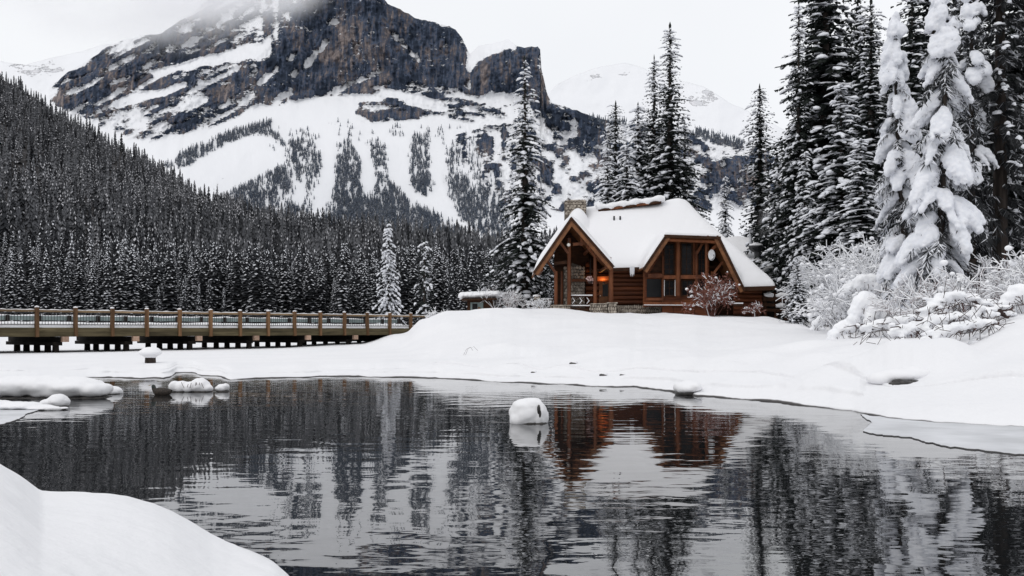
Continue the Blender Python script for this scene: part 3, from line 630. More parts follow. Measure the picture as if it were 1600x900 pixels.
def conifer(H, R, seed, spacing=.42, nbr=6, power=.8, base=.05, droop=.45, snow=.45, step=.24, pad=1.0, frost=.12, bare=0.0, tw=1.0, lean=(0, 0), irregular=.25, kw=.28, dens=1):
    """returns needles (0 dark, 1 snow), snow pads and trunk builders; tree stands at the origin"""
    rng = np.random.default_rng(seed); nd, sn, tr = MB(), MB(), MB()
    zs = np.linspace(0, 1, 9)
    ax = lambda t: np.stack([lean[0]*t*t, lean[1]*t*t, H*t], -1)
    tr.tube(ax(zs*.985), np.maximum(.016*H*(1-zs)**.9, .02), 7)
    z = base*H; KP, KQ, KS, KW, KM = [], [], [], [], []; DC, DT, DL, DW, DH = [], [], [], [], []
    lob = rng.uniform(0, 6.28, 3)
    while z < H*.985:
        t = z/H; k = int(round(nbr*(1-.35*t)+rng.uniform(-.6, .8)))
        for j in range(max(k, 3)):
            az = 2*math.pi*(j+rng.uniform(-.35, .35))/max(k, 3)+z*2.4
            env = 1+irregular*math.sin(2*az+lob[0]+t*9)*.6+irregular*math.sin(t*31+lob[1])*.5
            L = (R*(1-t)**power*rng.uniform(.62, 1.1)*env+.12)*(1 if t > .18 else .75+t*1.4)
            if rng.random() < bare: continue
            e = np.array([math.cos(az), math.sin(az), 0]); s = np.array([-e[1], e[0], 0])
            rise = .35*t-.12; dr = droop*(1.1-.5*t)
            n = max(3, int(L/step)); u = np.linspace(.1, 1, n)+rng.uniform(-.03, .03, n)
            c0 = ax(np.array([t]))[0]+np.array([0, 0, rng.uniform(-.15, .15)*spacing*2])
            pp = c0+e*(L*u)[:, None]+np.array([0, 0, 1])*(L*(rise*u-dr*u*u))[:, None]
            tg = e+np.array([0, 0, 1])*((rise-2*dr*u))[:, None]; tg /= np.linalg.norm(tg, axis=1)[:, None]
            wl_ = np.clip(.36*L, .16, .75)*tw*(1-.62*u)
            for sg in (-1, 1)*dens:
                q = pp+(s*sg*.75+e*.65)*(wl_*rng.uniform(.6, 1.3, n))[:, None]-np.array([0, 0, 1])*(wl_*rng.uniform(.25, .75, n))[:, None]
                KP.append(pp); KQ.append(q); KS.append(np.broadcast_to(e, pp.shape)); KW.append(wl_*kw+.012); KM.append(rng.random(n) < frost)
            q = pp+e*(.25*wl_)[:, None]-np.array([0, 0, 1])*(wl_*rng.uniform(.5, 1.0, n))[:, None]+s*(wl_*rng.uniform(-.3, .3, n))[:, None]
            KP.append(pp); KQ.append(q); KS.append(np.broadcast_to(s, pp.shape)); KW.append(wl_*kw+.015); KM.append(np.zeros(n, bool))
            keep = rng.random(n) < snow*rng.uniform(.3, 1.7)
            keep[u < .25] &= rng.random((u < .25).sum()) < .4
            if keep.any():
                m_ = keep.sum()
                DC.append(pp[keep]+np.array([0, 0, .03])+s*(rng.uniform(-.3, .3, m_)*wl_[keep])[:, None]); DT.append(tg[keep])
                DL.append(np.clip(step*rng.uniform(.6, 1.3, m_), .1, .8)*pad); DW.append(np.clip(wl_[keep]*rng.uniform(.3, .8, m_), .06, .6)*pad); DH.append(rng.uniform(.05, .14, m_)*pad)
        z += spacing*rng.uniform(.7, 1.3)*(1-.35*t)
    # leader
    tip = ax(np.array([1.0]))[0]; q = tip+np.array([[0.05, 0, -.5], [-.05, 0.04, -.5], [0, -.05, -.55]]); KP.append(np.repeat([tip+np.array([0, 0, .25])], 3, 0)); KQ.append(q); KS.append(np.repeat([[1., 0, 0]], 3, 0)); KW.append(np.full(3, .06)); KM.append(np.zeros(3, bool))
    KP, KQ, KS, KW, KM = map(np.concatenate, (KP, KQ, KS, KW, KM))
    kites(nd, KP, KQ, KS, KW, KM.astype(int))
    if DC:
        DC, DT, DL, DW, DH = map(np.concatenate, (DC, DT, DL, DW, DH)); domes(sn, DC, DT, DL, DW, DH, 0, rng)
    return nd, sn, tr

def place_conifer(parts, loc, label, name='spruce_tree', cat='tree', group=None, rz=0.0, sc=1.0, sxy=1.0, mats=None):
    """parts: three meshes crown, snow cover, trunk shared between alike trees"""
    r = empty(name, loc, label, cat, group); r.rotation_euler = (0, 0, rz); r.scale = (sc*sxy, sc*sxy, sc)
    for nm, me in zip(('crown', 'snow_cover', 'trunk'), parts):
        if me is None: continue
        o = bpy.data.objects.new(nm, me); COL.objects.link(o); o.parent = r
        if nm != 'trunk': o['kind'] = 'stuff'
    return r
def conifer_meshes(*a, needle='needles', **k):
    nd, sn, tr = conifer(*a, **k)
    return (mesh_from(nd, 'crown', [M[needle], M['tree_snow']]), mesh_from(sn, 'snow_cover', M['tree_snow'], True) if sn.v else None, mesh_from(tr, 'trunk', M['bark'], True))

def tree_at(px, ytop, d, meshes, H, label, rz=0.0, wid=1.0, ybase=None, **k):
    """a tree whose foot stands on the ground at column px, d metres away, as tall as the photo shows"""
    x = (px-CX)*d/F; z0 = gz(x, d)-.1 if ybase is None else P(px, ybase, d)[2]
    h = P(px, ytop, d)[2]-z0; s = h/H
    return place_conifer(meshes, (x, d, z0), label, rz=rz, sc=s, sxy=wid, **k)

# hero trees
VA = conifer_meshes(25, 2.7, 21, snow=.27, nbr=8, droop=.5, power=.75)
VB = conifer_meshes(25, 3.1, 22, snow=.25, nbr=8, droop=.55, power=.62, spacing=.46)
VC = conifer_meshes(25, 2.3, 23, snow=.27, droop=.6, power=.55, nbr=8)
VD = conifer_meshes(18, 2.9, 24, snow=.52, droop=.6, power=.75, pad=1.15)
VT = conifer_meshes(23, 2.9, 25, snow=.36, nbr=8, droop=.55, power=.85, spacing=.5, irregular=.45, pad=1.1)
VN = conifer_meshes(20, 1.45, 26, snow=.16, droop=.65, power=.42, nbr=9, spacing=.34)
VS = conifer_meshes(9, 1.35, 27, snow=.9, droop=.6, power=.8, spacing=.36, step=.2, frost=.45)
VW = conifer_meshes(7, 1.4, 28, snow=.3, droop=.75, power=.6, spacing=.45, step=.22, irregular=.5, bare=.2)
VY = conifer_meshes(5, .7, 29, snow=.9, droop=.5, power=.9, spacing=.4, step=.18, bare=.35, frost=.5)

tree_at(820, 90, 84, VT, 23, 'tall dark spruce with snowy boughs just left of the lodge', rz=.4, wid=1.25)
tree_at(607, 349, 112, VS, 9, 'small snow white spruce standing alone behind the right half of the bridge', name='snowy_spruce')
tree_at(663, 374, 98, VW, 7, 'small ragged brownish spruce with snow tufts near the bridge end', name='ragged_spruce')
tree_at(757, 440, 86, VY, 5, 'thin white sapling rising just behind the hut roof', name='sapling')
tree_at(778, 441, 84, VY, 5, 'thin white sapling right of the hut', name='sapling', rz=2.0)
for px, yt, d, vm, H, w, rz, lab in (
    (1047, 38, 101, VA, 25, .98, .3, 'tallest dark spruce rising behind the lodge roof'),
    (1022, 88, 104, VA, 25, .9, 1.9, 'tall spruce close against the left side of the tallest tree behind the lodge'),
    (997, 163, 103, VD, 18, .85, .7, 'mid height spruce in the middle of the clump behind the lodge'),
    (962, 160, 106, VN, 20, .95, 2.2, 'thin spire of a spruce at the left of the clump behind the lodge'),
    (949, 228, 104, VD, 18, .8, 3.9, 'short spruce at the left foot of the clump behind the lodge'),
    (979, 225, 99, VD, 18, .95, 5.2, 'short bushy spruce directly above the left half of the lodge ridge'),
    (1070, 190, 105, VA, 25, .95, 4.0, 'half height spruce at the right of the tallest tree behind the lodge'),
    (1133, 274, 112, VD, 18, .55, 1.1, 'small spruce top peeping over the right end of the lodge roof'),
    (1187, 134, 100, VN, 20, 1.0, .9, 'slender column of a spruce standing alone right of the lodge')):
    tree_at(px, yt, d, vm, H, lab, rz=rz, wid=w*1.5)
for px, yt, d, vm, H, w, rz, lab in (
    (1248, 0, 84, VA, 25, .56, .2, 'tall dark spruce at the left edge of the right hand stand'),
    (1290, -130, 86, VB, 25, .95, 1.3, 'broad dark spruce cut by the top of the picture behind the left edge tree'),
    (1275, -60, 92, VC, 25, .78, 2.6, 'dark spruce half hidden between the two tallest of the right hand stand'),
    (1314, 128, 72, VD, 18, 1.0, 4.4, 'snowier mid height spruce in front of the dark right hand stand'),
    (1361, 0, 80, VC, 25, .9, 3.1, 'dark narrow spruce just left behind the snow laden trees'),
    (1425, -20, 82, VB, 25, .85, 5.0, 'dark spruce showing between the two snow laden trees'),
    (1460, -150, 88, VB, 25, 1.0, .8, 'dark tall spruce behind the taller snow laden tree'),
    (1385, 120, 90, VA, 25, .9, 3.7, 'dark spruce filling the gap behind the shorter snow laden tree'),
    (1246, 400, 55, VD, 18, .95, 2.0, 'low dark spruce beside the wooden steps right of the lodge'),
    (1330, 60, 96, VB, 25, .8, 5.6, 'dark spruce wedged behind the snowier mid height one'),
    (1405, 70, 96, VB, 25, .95, 2.2, 'dark bushy spruce filling the gap between the snow laden pair'),
    (1345, 215, 66, VD, 18, 1.0, .5, 'low snowy spruce at the left foot of the shorter snow laden tree'),
    (1440, 200, 64, VD, 18, 1.1, 2.9, 'low dark spruce hidden behind the taller snow laden tree'),
    (1500, 60, 62, VC, 25, 1.3, 4.2, 'dark spruce between the taller snow laden tree and the bare trunk'),
    (1570, 60, 80, VB, 25, 1.0, .1, 'dark spruce right behind the bare trunk'),
    (1258, 235, 78, VD, 18, .6, 1.6, 'short snowy spruce low in the left part of the right hand stand'),
    (1340, -40, 100, VB, 25, .8, 3.4, 'far dark spruce closing the sky gap left of the snow laden pair'),
    (1520, -100, 70, VB, 25, .9, 2.4, 'dark spruce behind the bare trunk at far right'),
    (1600, -150, 66, VB, 25, 1.0, 1.0, 'dark spruce at the right picture edge'),
    (1216, 250, 104, VD, 18, .42, 3.0, 'smaller dark spruce between the slender column tree and the right hand stand')):
    tree_at(px, yt, d, vm, H, lab, rz=rz, wid=w*1.72)
VG = conifer_meshes(24, 4.4, 31, needle='needles_grey', snow=.16, droop=.34, power=.5, spacing=.46, nbr=6, step=.2, pad=.72, frost=.16, base=.12, tw=.8, bare=.12, kw=.13, dens=2)
tree_at(1563, -420, 44, VG, 24, 'big dark spruce with bare lower trunk at far right', rz=1.2, wid=.9, name='big_spruce')

def laden_tree(px, ytop, d, label, seed, R, nw, lean, clump, H=None, frost=.36):
    """a slim conifer buried under heavy drooping cushions of snow"""
    rng = np.random.default_rng(seed); x = (px-CX)*d/F; z0 = gz(x, d)-.1; H = P(px, ytop, d)[2]-z0
    root = empty('snow_laden_tree', (x, d, z0), label, 'tree', None); off = np.array(root.location)
    tr, nd, sn = MB(), MB(), MB()
    zs = np.linspace(0, 1, 8); ax = lambda t: np.array([lean[0]*(1-t)**2, lean[1]*(1-t)**2, 0])*1.0+np.array([0, 0, H*t])
    base = ax(0)
    tr.tube(np.array([ax(t) for t in zs]), .012*H*(1-zs)+.03, 7)
    KP, KQ, KS, KW = [], [], [], []
    for i in range(nw):
        t = .03+.96*(i/nw)**.95
        for j in range(rng.integers(5, 8)):
            az = rng.uniform(0, 6.28); L = R*(1-t)**.5*rng.uniform(.5, 1.1)+.12; e = np.array([math.cos(az), math.sin(az), 0]); s = np.array([-e[1], e[0], 0])
            c = ax(min(t+rng.uniform(-.02, .02), 1)); dr = rng.uniform(.5, 1.1)
            n = max(4, int(L/.12)); u = np.linspace(.05, 1, n)
            pp = c+e*(L*u)[:, None]-np.array([0, 0, 1])*(L*dr*u**1.6)[:, None]
            w = np.clip(.42*L, .16, .45)
            for k in range(9):
                q = pp+s*(w*rng.uniform(-1, 1, n))[:, None]+e*(w*rng.uniform(0, .5, n))[:, None]-np.array([0, 0, 1])*(w*rng.uniform(.3, 1.2, n))[:, None]
                KP.append(pp-np.array([0, 0, .04])); KQ.append(q); KS.append(np.broadcast_to(s, pp.shape)); KW.append(np.full(n, .028))
            if rng.random() < clump:
                r0 = rng.uniform(.17, .36)*(.85+.3*(1-t)); u0 = rng.uniform(.25, .55); n_ = max(4, int(L*(1.08-u0)/.10)); wd = rng.uniform(.0, .22)
                for k in range(n_):
                    f = u0+(1.08-u0)*k/(n_-1); prof = math.sin(math.pi*(.18+.72*k/(n_-1)))
                    cpt = c+e*L*f-np.array([0, 0, 1])*(L*dr*f**1.6+.10*(k/(n_-1))**2)+np.array([0, 0, .07])
                    for sg in ((-1, 1) if wd > .08 else (0,)):
                        rr = r0*(.45+.55*prof)*rng.uniform(.88, 1.1)
                        sn.blob(cpt+s*sg*wd*(.6+.4*prof), (rr*.85, rr*.85, rr), 2, .12, rng.integers(1e4))
    for k in range(7): sn.blob(ax(.93+.012*k)+rng.normal(0, .05, 3), (.30-.02*k, .30-.02*k, .3), 2, .2, seed+k)
    KP, KQ, KS, KW = map(np.concatenate, (KP, KQ, KS, KW)); kites(nd, KP, KQ, KS, KW, (rng.random(len(KP)) < frost).astype(int))
    for mb, nm, mt, sm in ((tr, 'trunk', M['bark'], True), (nd, 'crown', [M['needles_grey'], M['tree_snow']], False)):
        o = mb.build(nm, mt, root, sm, off=(0, 0, 0))
        if nm == 'crown': o['kind'] = 'stuff'
    so = fuse_local(sn, 'snow_cover', M['tree_snow'], root, .055, 5); me = so.data; n_ = len(me.vertices)
    co = np.empty(n_*3, np.float32); me.vertices.foreach_get('co', co); co = co.reshape(-1, 3); no = np.empty(n_*3, np.float32); me.vertices.foreach_get('normal', no); no = no.reshape(-1, 3)
    am = .16*(fbm(co[:, 0]*3.2, co[:, 1]*3.2, co[:, 2]*2.4, 8, 3)-.5)+.07*(fbm(co[:, 0]*11, co[:, 1]*11, co[:, 2]*11, 9, 2)-.5)
    am *= np.where(no[:, 2] < 0, 1.6, 1); co = co+no*am[:, None]; me.vertices.foreach_set('co', co.astype(np.float32).ravel()); me.update()
    return root
def fuse_local(mb, name, mt, root, voxel, it=2):
    mb.v = [v+np.array(root.location) for v in mb.v]
    return fuse(mb, name, mt, root, voxel, it)
laden_tree(1398, 30, 42, 'shorter snow laden conifer buried under bulging white clumps', 41, 1.25, 30, (.9, 0), .52)
laden_tree(1518, -60, 43, 'broad dark conifer with scattered snow cushions just left of the bare trunk', 47, 1.35, 26, (0, 0), .15, frost=.12)
laden_tree(1478, -60, 39, 'taller snow laden conifer with hanging white clumps beside the bare trunk', 43, 1.6, 34, (-.4, 0), .44)

# ------------------------------------------------------------------ forested hill on the left
RIDGE = [(-500, 60), (-150, 62), (0, 122), (50, 150), (100, 190), (150, 214), (200, 241), (250, 270), (290, 296), (340, 318), (400, 344), (450, 352), (500, 362), (560, 372), (620, 380), (700, 390), (790, 402), (900, 410)]
RD = [(-500, 1250), (0, 1150), (200, 980), (400, 820), (600, 640), (900, 500)]
D_FOREST = 235.0
def hill_y(px, s):  # s 0 at the lake edge, 1 on the ridge
    yr = np.interp(px, *zip(*RIDGE)); y0 = 512.5
    return y0+(yr-y0)*s
def hill_d(px, s):
    dr = np.interp(px, *zip(*RD)); return D_FOREST*(dr/D_FOREST)**(s**.85)
def make_hill():
    px = np.arange(-500, 905, 8.0); s = np.linspace(0, 1, 70)[:, None]
    Y = hill_y(px[None], s); D = hill_d(px[None], s)*(1+.03*(fbm(px[None]/60, s*9, 0, 140, 3)-.5)); Z = CZ+(HY-Y)*D/F
    X = (px[None]-CX)*D/F
    V = np.stack([X, D, Z], -1); V = np.concatenate([V, V[-1:]+np.array([0, 120, -60])])
    mb = MB(); mb.add(V.reshape(-1, 3), grid_faces(*V.shape[:2])); tag(mb.build('hillside', M['hill'], smooth=True), 'steep wooded hillside falling from upper left to the lake', None, kind='structure')
make_hill()

def forest_points():
    rng = np.random.default_rng(77); pts = []
    y, s = 0, 0.0
    while s < 1.0:
        px = -140.0; 
        dm = hill_d(300, s); h = 15.5*F/dm
        while px < 880:
            ss = min(max(s+rng.uniform(-.5, .5)*.12*h/ (512-np.interp(px, *zip(*RIDGE))), 0), 1)
            d = hill_d(px, ss); hp = 15.5*F/d
            clear = fbm(px/45., ss*14, 0, 141, 3) > .66
            if not clear or rng.random() < .3: pts.append((px, ss, d))
            px += .185*hp*rng.uniform(.7, 1.3)
        s += .15*h/max(512-np.interp(300, *zip(*RIDGE)), 50)
    a = np.array(pts); y = hill_y(a[:, 0], a[:, 1]); d = a[:, 2]*(1+.03*(fbm(a[:, 0]/60, a[:, 1]*9, 0, 140, 3)-.5))
    X = (a[:, 0]-CX)*d/F; Z = CZ+(HY-y)*d/F
    return np.stack([X, d, Z-.3], -1)

def tree_batch(pos, h, rad, T, B, seed, snow_frac, mats, name, sw=(.3, .62)):
    """many small conifers in one mesh: tiers of drooping blades, some carrying snow"""
    rng = np.random.default_rng(seed); N = len(pos)
    t = (np.arange(T)+.5)/T
    t = t[None, :, None]+rng.uniform(-.3, .3, (N, T, B))/T; az = 2*math.pi*(np.arange(B)[None, None]+rng.uniform(-.4, .4, (N, T, B)))/B+np.arange(T)[None, :, None]*1.1
    r = rad[:, None, None]*(1-t)**.8*rng.uniform(.65, 1.2, (N, T, B))+.02*h[:, None, None]
    e = np.stack([np.cos(az), np.sin(az), 0*az], -1); s = np.stack([-np.sin(az), np.cos(az), 0*az], -1)
    top = h[:, None, None]*(.04+.96*t); dz = h[:, None, None]/T
    o = pos[:, None, None]
    U = np.array([0, 0, 1.])
    p = o+U*(top+dz*.75)[..., None]; q = o+e*r[..., None]+U*(top-dz*.55)[..., None]
    mid = o+e*(r*.55)[..., None]+U*(top+dz*.05)[..., None]; w = (r*min(.85, 3.1/B)+.01*h[:, None, None])[..., None]
    v = np.stack([p, mid+s*w, q, mid-s*w], -2).reshape(-1, 3); n = N*T*B
    mb = MB(); mb.add(v, np.arange(4*n).reshape(n, 4), 0)
    cl = np.clip((fbm(pos[:, 0]/38, pos[:, 1]/60, 0, 77, 3)-.5)*3.2+.9, .15, 2.0) if N > 1 else np.ones(1)
    k = rng.random((N, T, B)) < snow_frac*rng.uniform(.25, 1.75, (N, 1, 1))*cl[:, None, None]
    lift = e*.06*h[:, None, None, None]/T+U*(.10*dz)[..., None]
    p2 = mid*.55+p*.45+lift; q2 = q*.8+mid*.2+lift; m2 = (p2+q2)/2; w2 = w*rng.uniform(*sw, w.shape)
    v2 = np.stack([p2, m2+s*w2, q2, m2-s*w2], -2)[k].reshape(-1, 3); n2 = len(v2)//4
    mb.add(v2, np.arange(4*n2).reshape(n2, 4), 1)
    return mb

FP = forest_points()
order = np.argsort(FP[:, 1]); FP = FP[order]
vis = np.abs(FP[:, 0]/FP[:, 1]) < .53
near = np.where(vis)[0][:300]
rest = np.setdiff1d(np.arange(len(FP)), near)
frng = np.random.default_rng(9)
FV = []
for k in range(7):
    pos = np.zeros((1, 3)); mb = tree_batch(pos, np.array([16.0]), np.array([[2.3, 1.9, 2.6, 2.1, 1.7, 2.4, 2.0][k]]), 30, 9, 300+k, [.75, .55, .62, .85, .6, .48, .75][k], None, 'crown', (.28, .6))
    tr = MB(); tr.tube([(0, 0, 0), (0, 0, 8), (0, 0, 15.6)], [.2, .12, .03], 5)
    FV.append((mesh_from(mb, 'crown', [M['needles_far'], M['tree_snow']]), mesh_from(tr, 'trunk', M['bark'])))
for i in near:
    k = frng.integers(7); r = empty('forest_spruce', FP[i], 'snow dusted spruce among the dense forest front behind the bridge', 'tree', 'spruces of the forest behind the bridge')
    r.rotation_euler = (0, 0, frng.uniform(0, 6.28)); sc = frng.uniform(.6, 1.32); r.scale = (sc, sc, sc)
    for nm, me in zip(('crown', 'trunk'), FV[k]):
        o = bpy.data.objects.new(nm, me); COL.objects.link(o); o.parent = r
        if nm == 'crown': o['kind'] = 'stuff'
hh = frng.uniform(.42, 1.3, len(rest))**.8*15.5
midm = FP[rest, 1] < 430
stuff = MB()
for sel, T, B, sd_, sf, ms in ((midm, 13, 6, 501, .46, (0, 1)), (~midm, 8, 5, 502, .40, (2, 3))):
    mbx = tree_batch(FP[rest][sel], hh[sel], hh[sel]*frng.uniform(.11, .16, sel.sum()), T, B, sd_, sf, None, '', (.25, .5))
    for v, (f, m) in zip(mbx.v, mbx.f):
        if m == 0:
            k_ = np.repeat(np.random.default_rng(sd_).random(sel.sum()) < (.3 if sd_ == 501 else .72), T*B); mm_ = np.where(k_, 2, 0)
        else: mm_ = ms[1]
        stuff.add(v, f-(f.min() if len(f) else 0), mm_)
print('forest trees', len(FP), 'near depth', FP[near[-1], 1])
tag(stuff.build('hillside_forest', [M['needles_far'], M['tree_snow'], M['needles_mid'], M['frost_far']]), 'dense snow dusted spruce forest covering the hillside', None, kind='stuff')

# trees in strips on the mountain's lower slopes
def slope_forest():
    dens = np.zeros(XX.shape)
    def pl(p, v): dens[inpoly(p, XX, YY)] = v
    pl([(255, 262), (300, 232), (355, 208), (405, 194), (424, 190), (426, 196), (410, 203), (360, 222), (310, 246), (290, 262)], 1)
    pl([(405, 203), (425, 206), (445, 222), (441, 228), (425, 213), (400, 209)], 1)
    pl([(360, 300), (400, 282), (440, 262), (449, 262), (452, 320), (480, 330), (490, 350), (480, 400), (330, 400), (320, 345)], .8)
    pl([(455, 221), (476, 219), (474, 288), (468, 286), (458, 252)], 1)
    pl([(478, 224), (486, 226), (484, 300), (480, 290)], .5)
    pl([(488, 240), (502, 238), (503, 254), (492, 282), (486, 276)], .8)
    pl([(528, 228), (546, 218), (562, 250), (563, 290), (552, 310), (530, 300), (524, 278)], .75)
    pl([(522, 292), (560, 285), (580, 310), (590, 290), (605, 275), (640, 298), (680, 325), (730, 362), (780, 396), (800, 430), (500, 430), (504, 360)], 1)
    pl([(577, 222), (600, 220), (604, 262), (606, 290), (592, 300), (586, 262)], .6)
    pl([(640, 240), (646, 212), (656, 212), (670, 228), (672, 300), (660, 312), (642, 290)], .55)
    pl([(640, 275), (670, 272), (668, 306), (650, 300)], 1)
    pl([(700, 265), (720, 268), (728, 280), (770, 300), (795, 340), (800, 400), (765, 372), (720, 350), (705, 310)], .75)
    pl([(690, 232), (728, 236), (726, 262), (696, 256)], .2)
    pl([(495, 330), (520, 300), (524, 330), (505, 352)], .25)
    pl([(1082, 200), (1110, 208), (1150, 218), (1166, 226), (1150, 232), (1112, 222), (1084, 212)], 1)
    pl([(915, 181), (940, 186), (980, 192), (978, 197), (935, 192)], 1)
    pl([(985, 195), (1085, 208), (1085, 214), (985, 202)], .8)
    zone = (inpoly([(440, 215), (520, 205), (700, 200), (740, 230), (800, 300), (800, 400), (440, 400)], XX, YY) & ~inpoly([(505, 215), (528, 215), (524, 290), (500, 350), (478, 350), (505, 290)], XX, YY)).astype(float)
    dens = np.maximum(dens, .26*blur(zone, 5)*np.clip((fbm(XX/7., YY/90., 0, 163, 3)-.52)*7, .03, 1))
    for ch in ([(500, 195), (530, 200), (524, 290), (505, 348), (480, 356), (503, 290)], [(604, 250), (618, 252), (652, 298), (778, 384), (768, 390), (640, 314), (606, 282)],
               [(673, 215), (693, 215), (701, 300), (722, 346), (737, 362), (704, 348), (680, 312)], [(563, 225), (576, 225), (588, 296), (566, 310)], [(606, 215), (636, 215), (638, 285), (612, 262)]):
        dens[inpoly(ch, XX, YY)] = 0
    dens = blur(dens, 1, 1)*np.clip((fbm(XX/5., YY/14., 0, 160, 3)-.30)/.18, .0, 1)+.4*blur(inpoly([(500, 345), (560, 315), (640, 330), (780, 405), (800, 430), (480, 430)], XX, YY).astype(float), 6)
    rng = np.random.default_rng(161); n = 110000
    px = rng.uniform(250, 1180, n); py = rng.uniform(180, 425, n)
    k = rng.random(n) < samp(dens, px, py)*.9; px, py = px[k], py[k]
    D = samp(MD, px, py)-2; pos = np.stack([(px-CX)*D/F, D, CZ+(HY-py)*D/F-1], -1)
    h = rng.uniform(5, 11, len(px))
    print('slope trees', len(px))
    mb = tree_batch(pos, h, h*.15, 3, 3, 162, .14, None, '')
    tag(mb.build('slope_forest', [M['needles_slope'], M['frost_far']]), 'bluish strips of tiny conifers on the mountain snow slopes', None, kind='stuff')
slope_forest()

# ------------------------------------------------------------------ timber bridge
BX0, BD0, BDX, BDD = -25.814, 54.0, 1.3962, 1.6037
BL = math.hypot(BDX, BDD); BU = np.array([BDX, BDD, 0])/BL; BW = np.array([-BDD, BDX, 0])/BL   # along, and away across
def bp(i, w=0.0, z=0.0): return np.array([BX0+i*BDX, BD0+i*BDD, 0])+BW*w+np.array([0, 0, z])
def make_bridge():
    root = empty('timber_bridge', bp(0, 0, .3), 'long timber bridge with wooden railing over the frozen inlet', 'bridge')
    I0, I1, W = -3, 15, 6.4; r_ = np.random.default_rng(3)
    # one post mesh, shared
    def inst(name, src, p, rzs=0.0):
        o = bpy.data.objects.new(name, src.data); COL.objects.link(o); o.parent = root; o.location = p-np.array(root.location)-BREF[name]; return o
    BREF = {}
    ang = math.atan2(BU[1], BU[0])
    for i in range(I0, I1+1):
        mb = MB(); c = bp(i, -.09, 0)
        mb.beam(c+[0, 0, 1.2-.03*r_.random()], c+BU*r_.normal(0, .018)+BW*r_.normal(0, .012)+[0, 0, 2.80+.03*r_.normal()], .23, .17, up=BU); mb.build('post', M['post'], root)
        s = MB(); s.blob(c+[0, 0, 2.83], (.14, .12, .06), 1, .2, i+50); s.build('post_snow', M['snow'], root, True)
    for i in range(I0, I1):
        a, b = bp(i), bp(i+1)
        MB().beam(a+BU*.09+[0, 0, 2.60], b-BU*.09+[0, 0, 2.60], .16, .11).build('top_rail', M['rail'], root)
        s = MB(); pts = np.array([a+(b-a)*t+[0, 0, 2.665+.015*math.sin(t*17+i)] for t in np.linspace(.05, .95, 9)]); s.tube(pts, .02+.035*r_.random(9), 6)
        s.build('rail_snow', M['snow'], root, True)
        MB().beam(a+[0, 0, 2.50], b+[0, 0, 2.50], .05, .04).build('iron_rail', M['iron'], root)
        MB().beam(a+[0, 0, 1.86], b+[0, 0, 1.86], .05, .04).build('iron_rail', M['iron'], root)
        MB().beam(a-BW*.02+[0, 0, 1.57], b-BW*.02+[0, 0, 1.57], .12, .235).build('fascia_board', M['fascia'], root)
        MB().beam(a-BW*.03+[0, 0, 1.325], b-BW*.03+[0, 0, 1.325], .12, .235).build('fascia_board', M['fascia'], root)
    # balusters share one mesh
    bal = None; nb = 0
    for i in range(I0, I1):
        for k in range(1, 13):
            p = bp(i+k/13.0)
            if bal is None:
                mb = MB(); mb.beam(p+[0, 0, 1.86], p+[0, 0, 2.50], .022, .022, up=BU); bal = mb.build('baluster', M['iron'], root); p0 = p
            else:
                o = bpy.data.objects.new('baluster', bal.data); COL.objects.link(o); o.parent = root; o.location = [float(x) for x in p-p0]
    MB().beam(bp(I0, W/2, 1.58), bp(I1, W/2, 1.58), W-.2, .2).build('deck', M['tar'], root)
    # snow on the deck, heaped along the edges
    n = 120; ws = np.array([.02, .1, .3, .8, 1.6, 3.2, 4.8, 5.7, 6.1, W-.03]); zz = np.array([1.70, 1.84, 1.94, 1.95, 1.86, 1.84, 1.9, 2.05, 2.0, 1.7])
    t = np.linspace(I0, I1, n)
    V = np.array([[bp(ti, w, z+(.07*(fbm(ti*2.2, w*2, 0, 71, 3)-.5)*2 if z > 1.75 else 0)) for w, z in zip(ws, zz)] for ti in t])
    mb = MB(); mb.add(V.reshape(-1, 3), grid_faces(n, len(ws))); mb.build('deck_snow', M['snow'], root, True)
    # far guard rail
    MB().beam(bp(I0, W-.3, 2.28), bp(I1, W-.3, 2.28), .1, .26).build('guard_rail', M['guard'], root)
    s = MB(); s.tube(np.array([bp(ti, W-.3, 2.43+.02*math.sin(ti*7)) for ti in np.linspace(I0, I1, 70)]), .03+.05*r_.random(70), 6); s.build('guard_snow', M['snow'], root, True)
    for i in np.arange(I0, I1+.1, .86):
        c = bp(i, W-.38); mb = MB(); mb.beam(c+[0, 0, 1.7], c+[0, 0, 2.46], .26, .18, up=BU); mb.build('guard_post', M['tar'], root)
    # bents: cap beams, corbels and piles under the deck
    for k, i in enumerate(np.arange(.73-2*1.95, I1, 1.95)):
        MB().beam(bp(i, .05, 1.04), bp(i, W+.6, 1.04), .34, .28).build('cap_beam', M['tar'], root)
        MB().beam(bp(i, -.16, 1.05), bp(i, .06, 1.05), .36, .30).build('beam_end', M['endgrain'], root)
        MB().beam(bp(i-.10, .35, .80), bp(i-.10, W+.2, .80), .5, .2).build('cap_beam', M['tar'], root)
        for w in (.55, 1.75, 3.0, 4.3, 5.6):
            q = bp(i-.1, w+r_.uniform(-.15, .15)); m = MB(); m.tube([q+[0, 0, -.3], q+[0, 0, .4], q+[0, 0, .72]], [.20, .19, .18], 8); m.build('pile', M['tar'], root, True)
    for w in (.35, 1.6, 3.2, 4.8, 6.0):
        MB().beam(bp(I0, w, 1.33), bp(I1, w, 1.33), .3, .28).build('girder', M['tar'], root)
make_bridge()

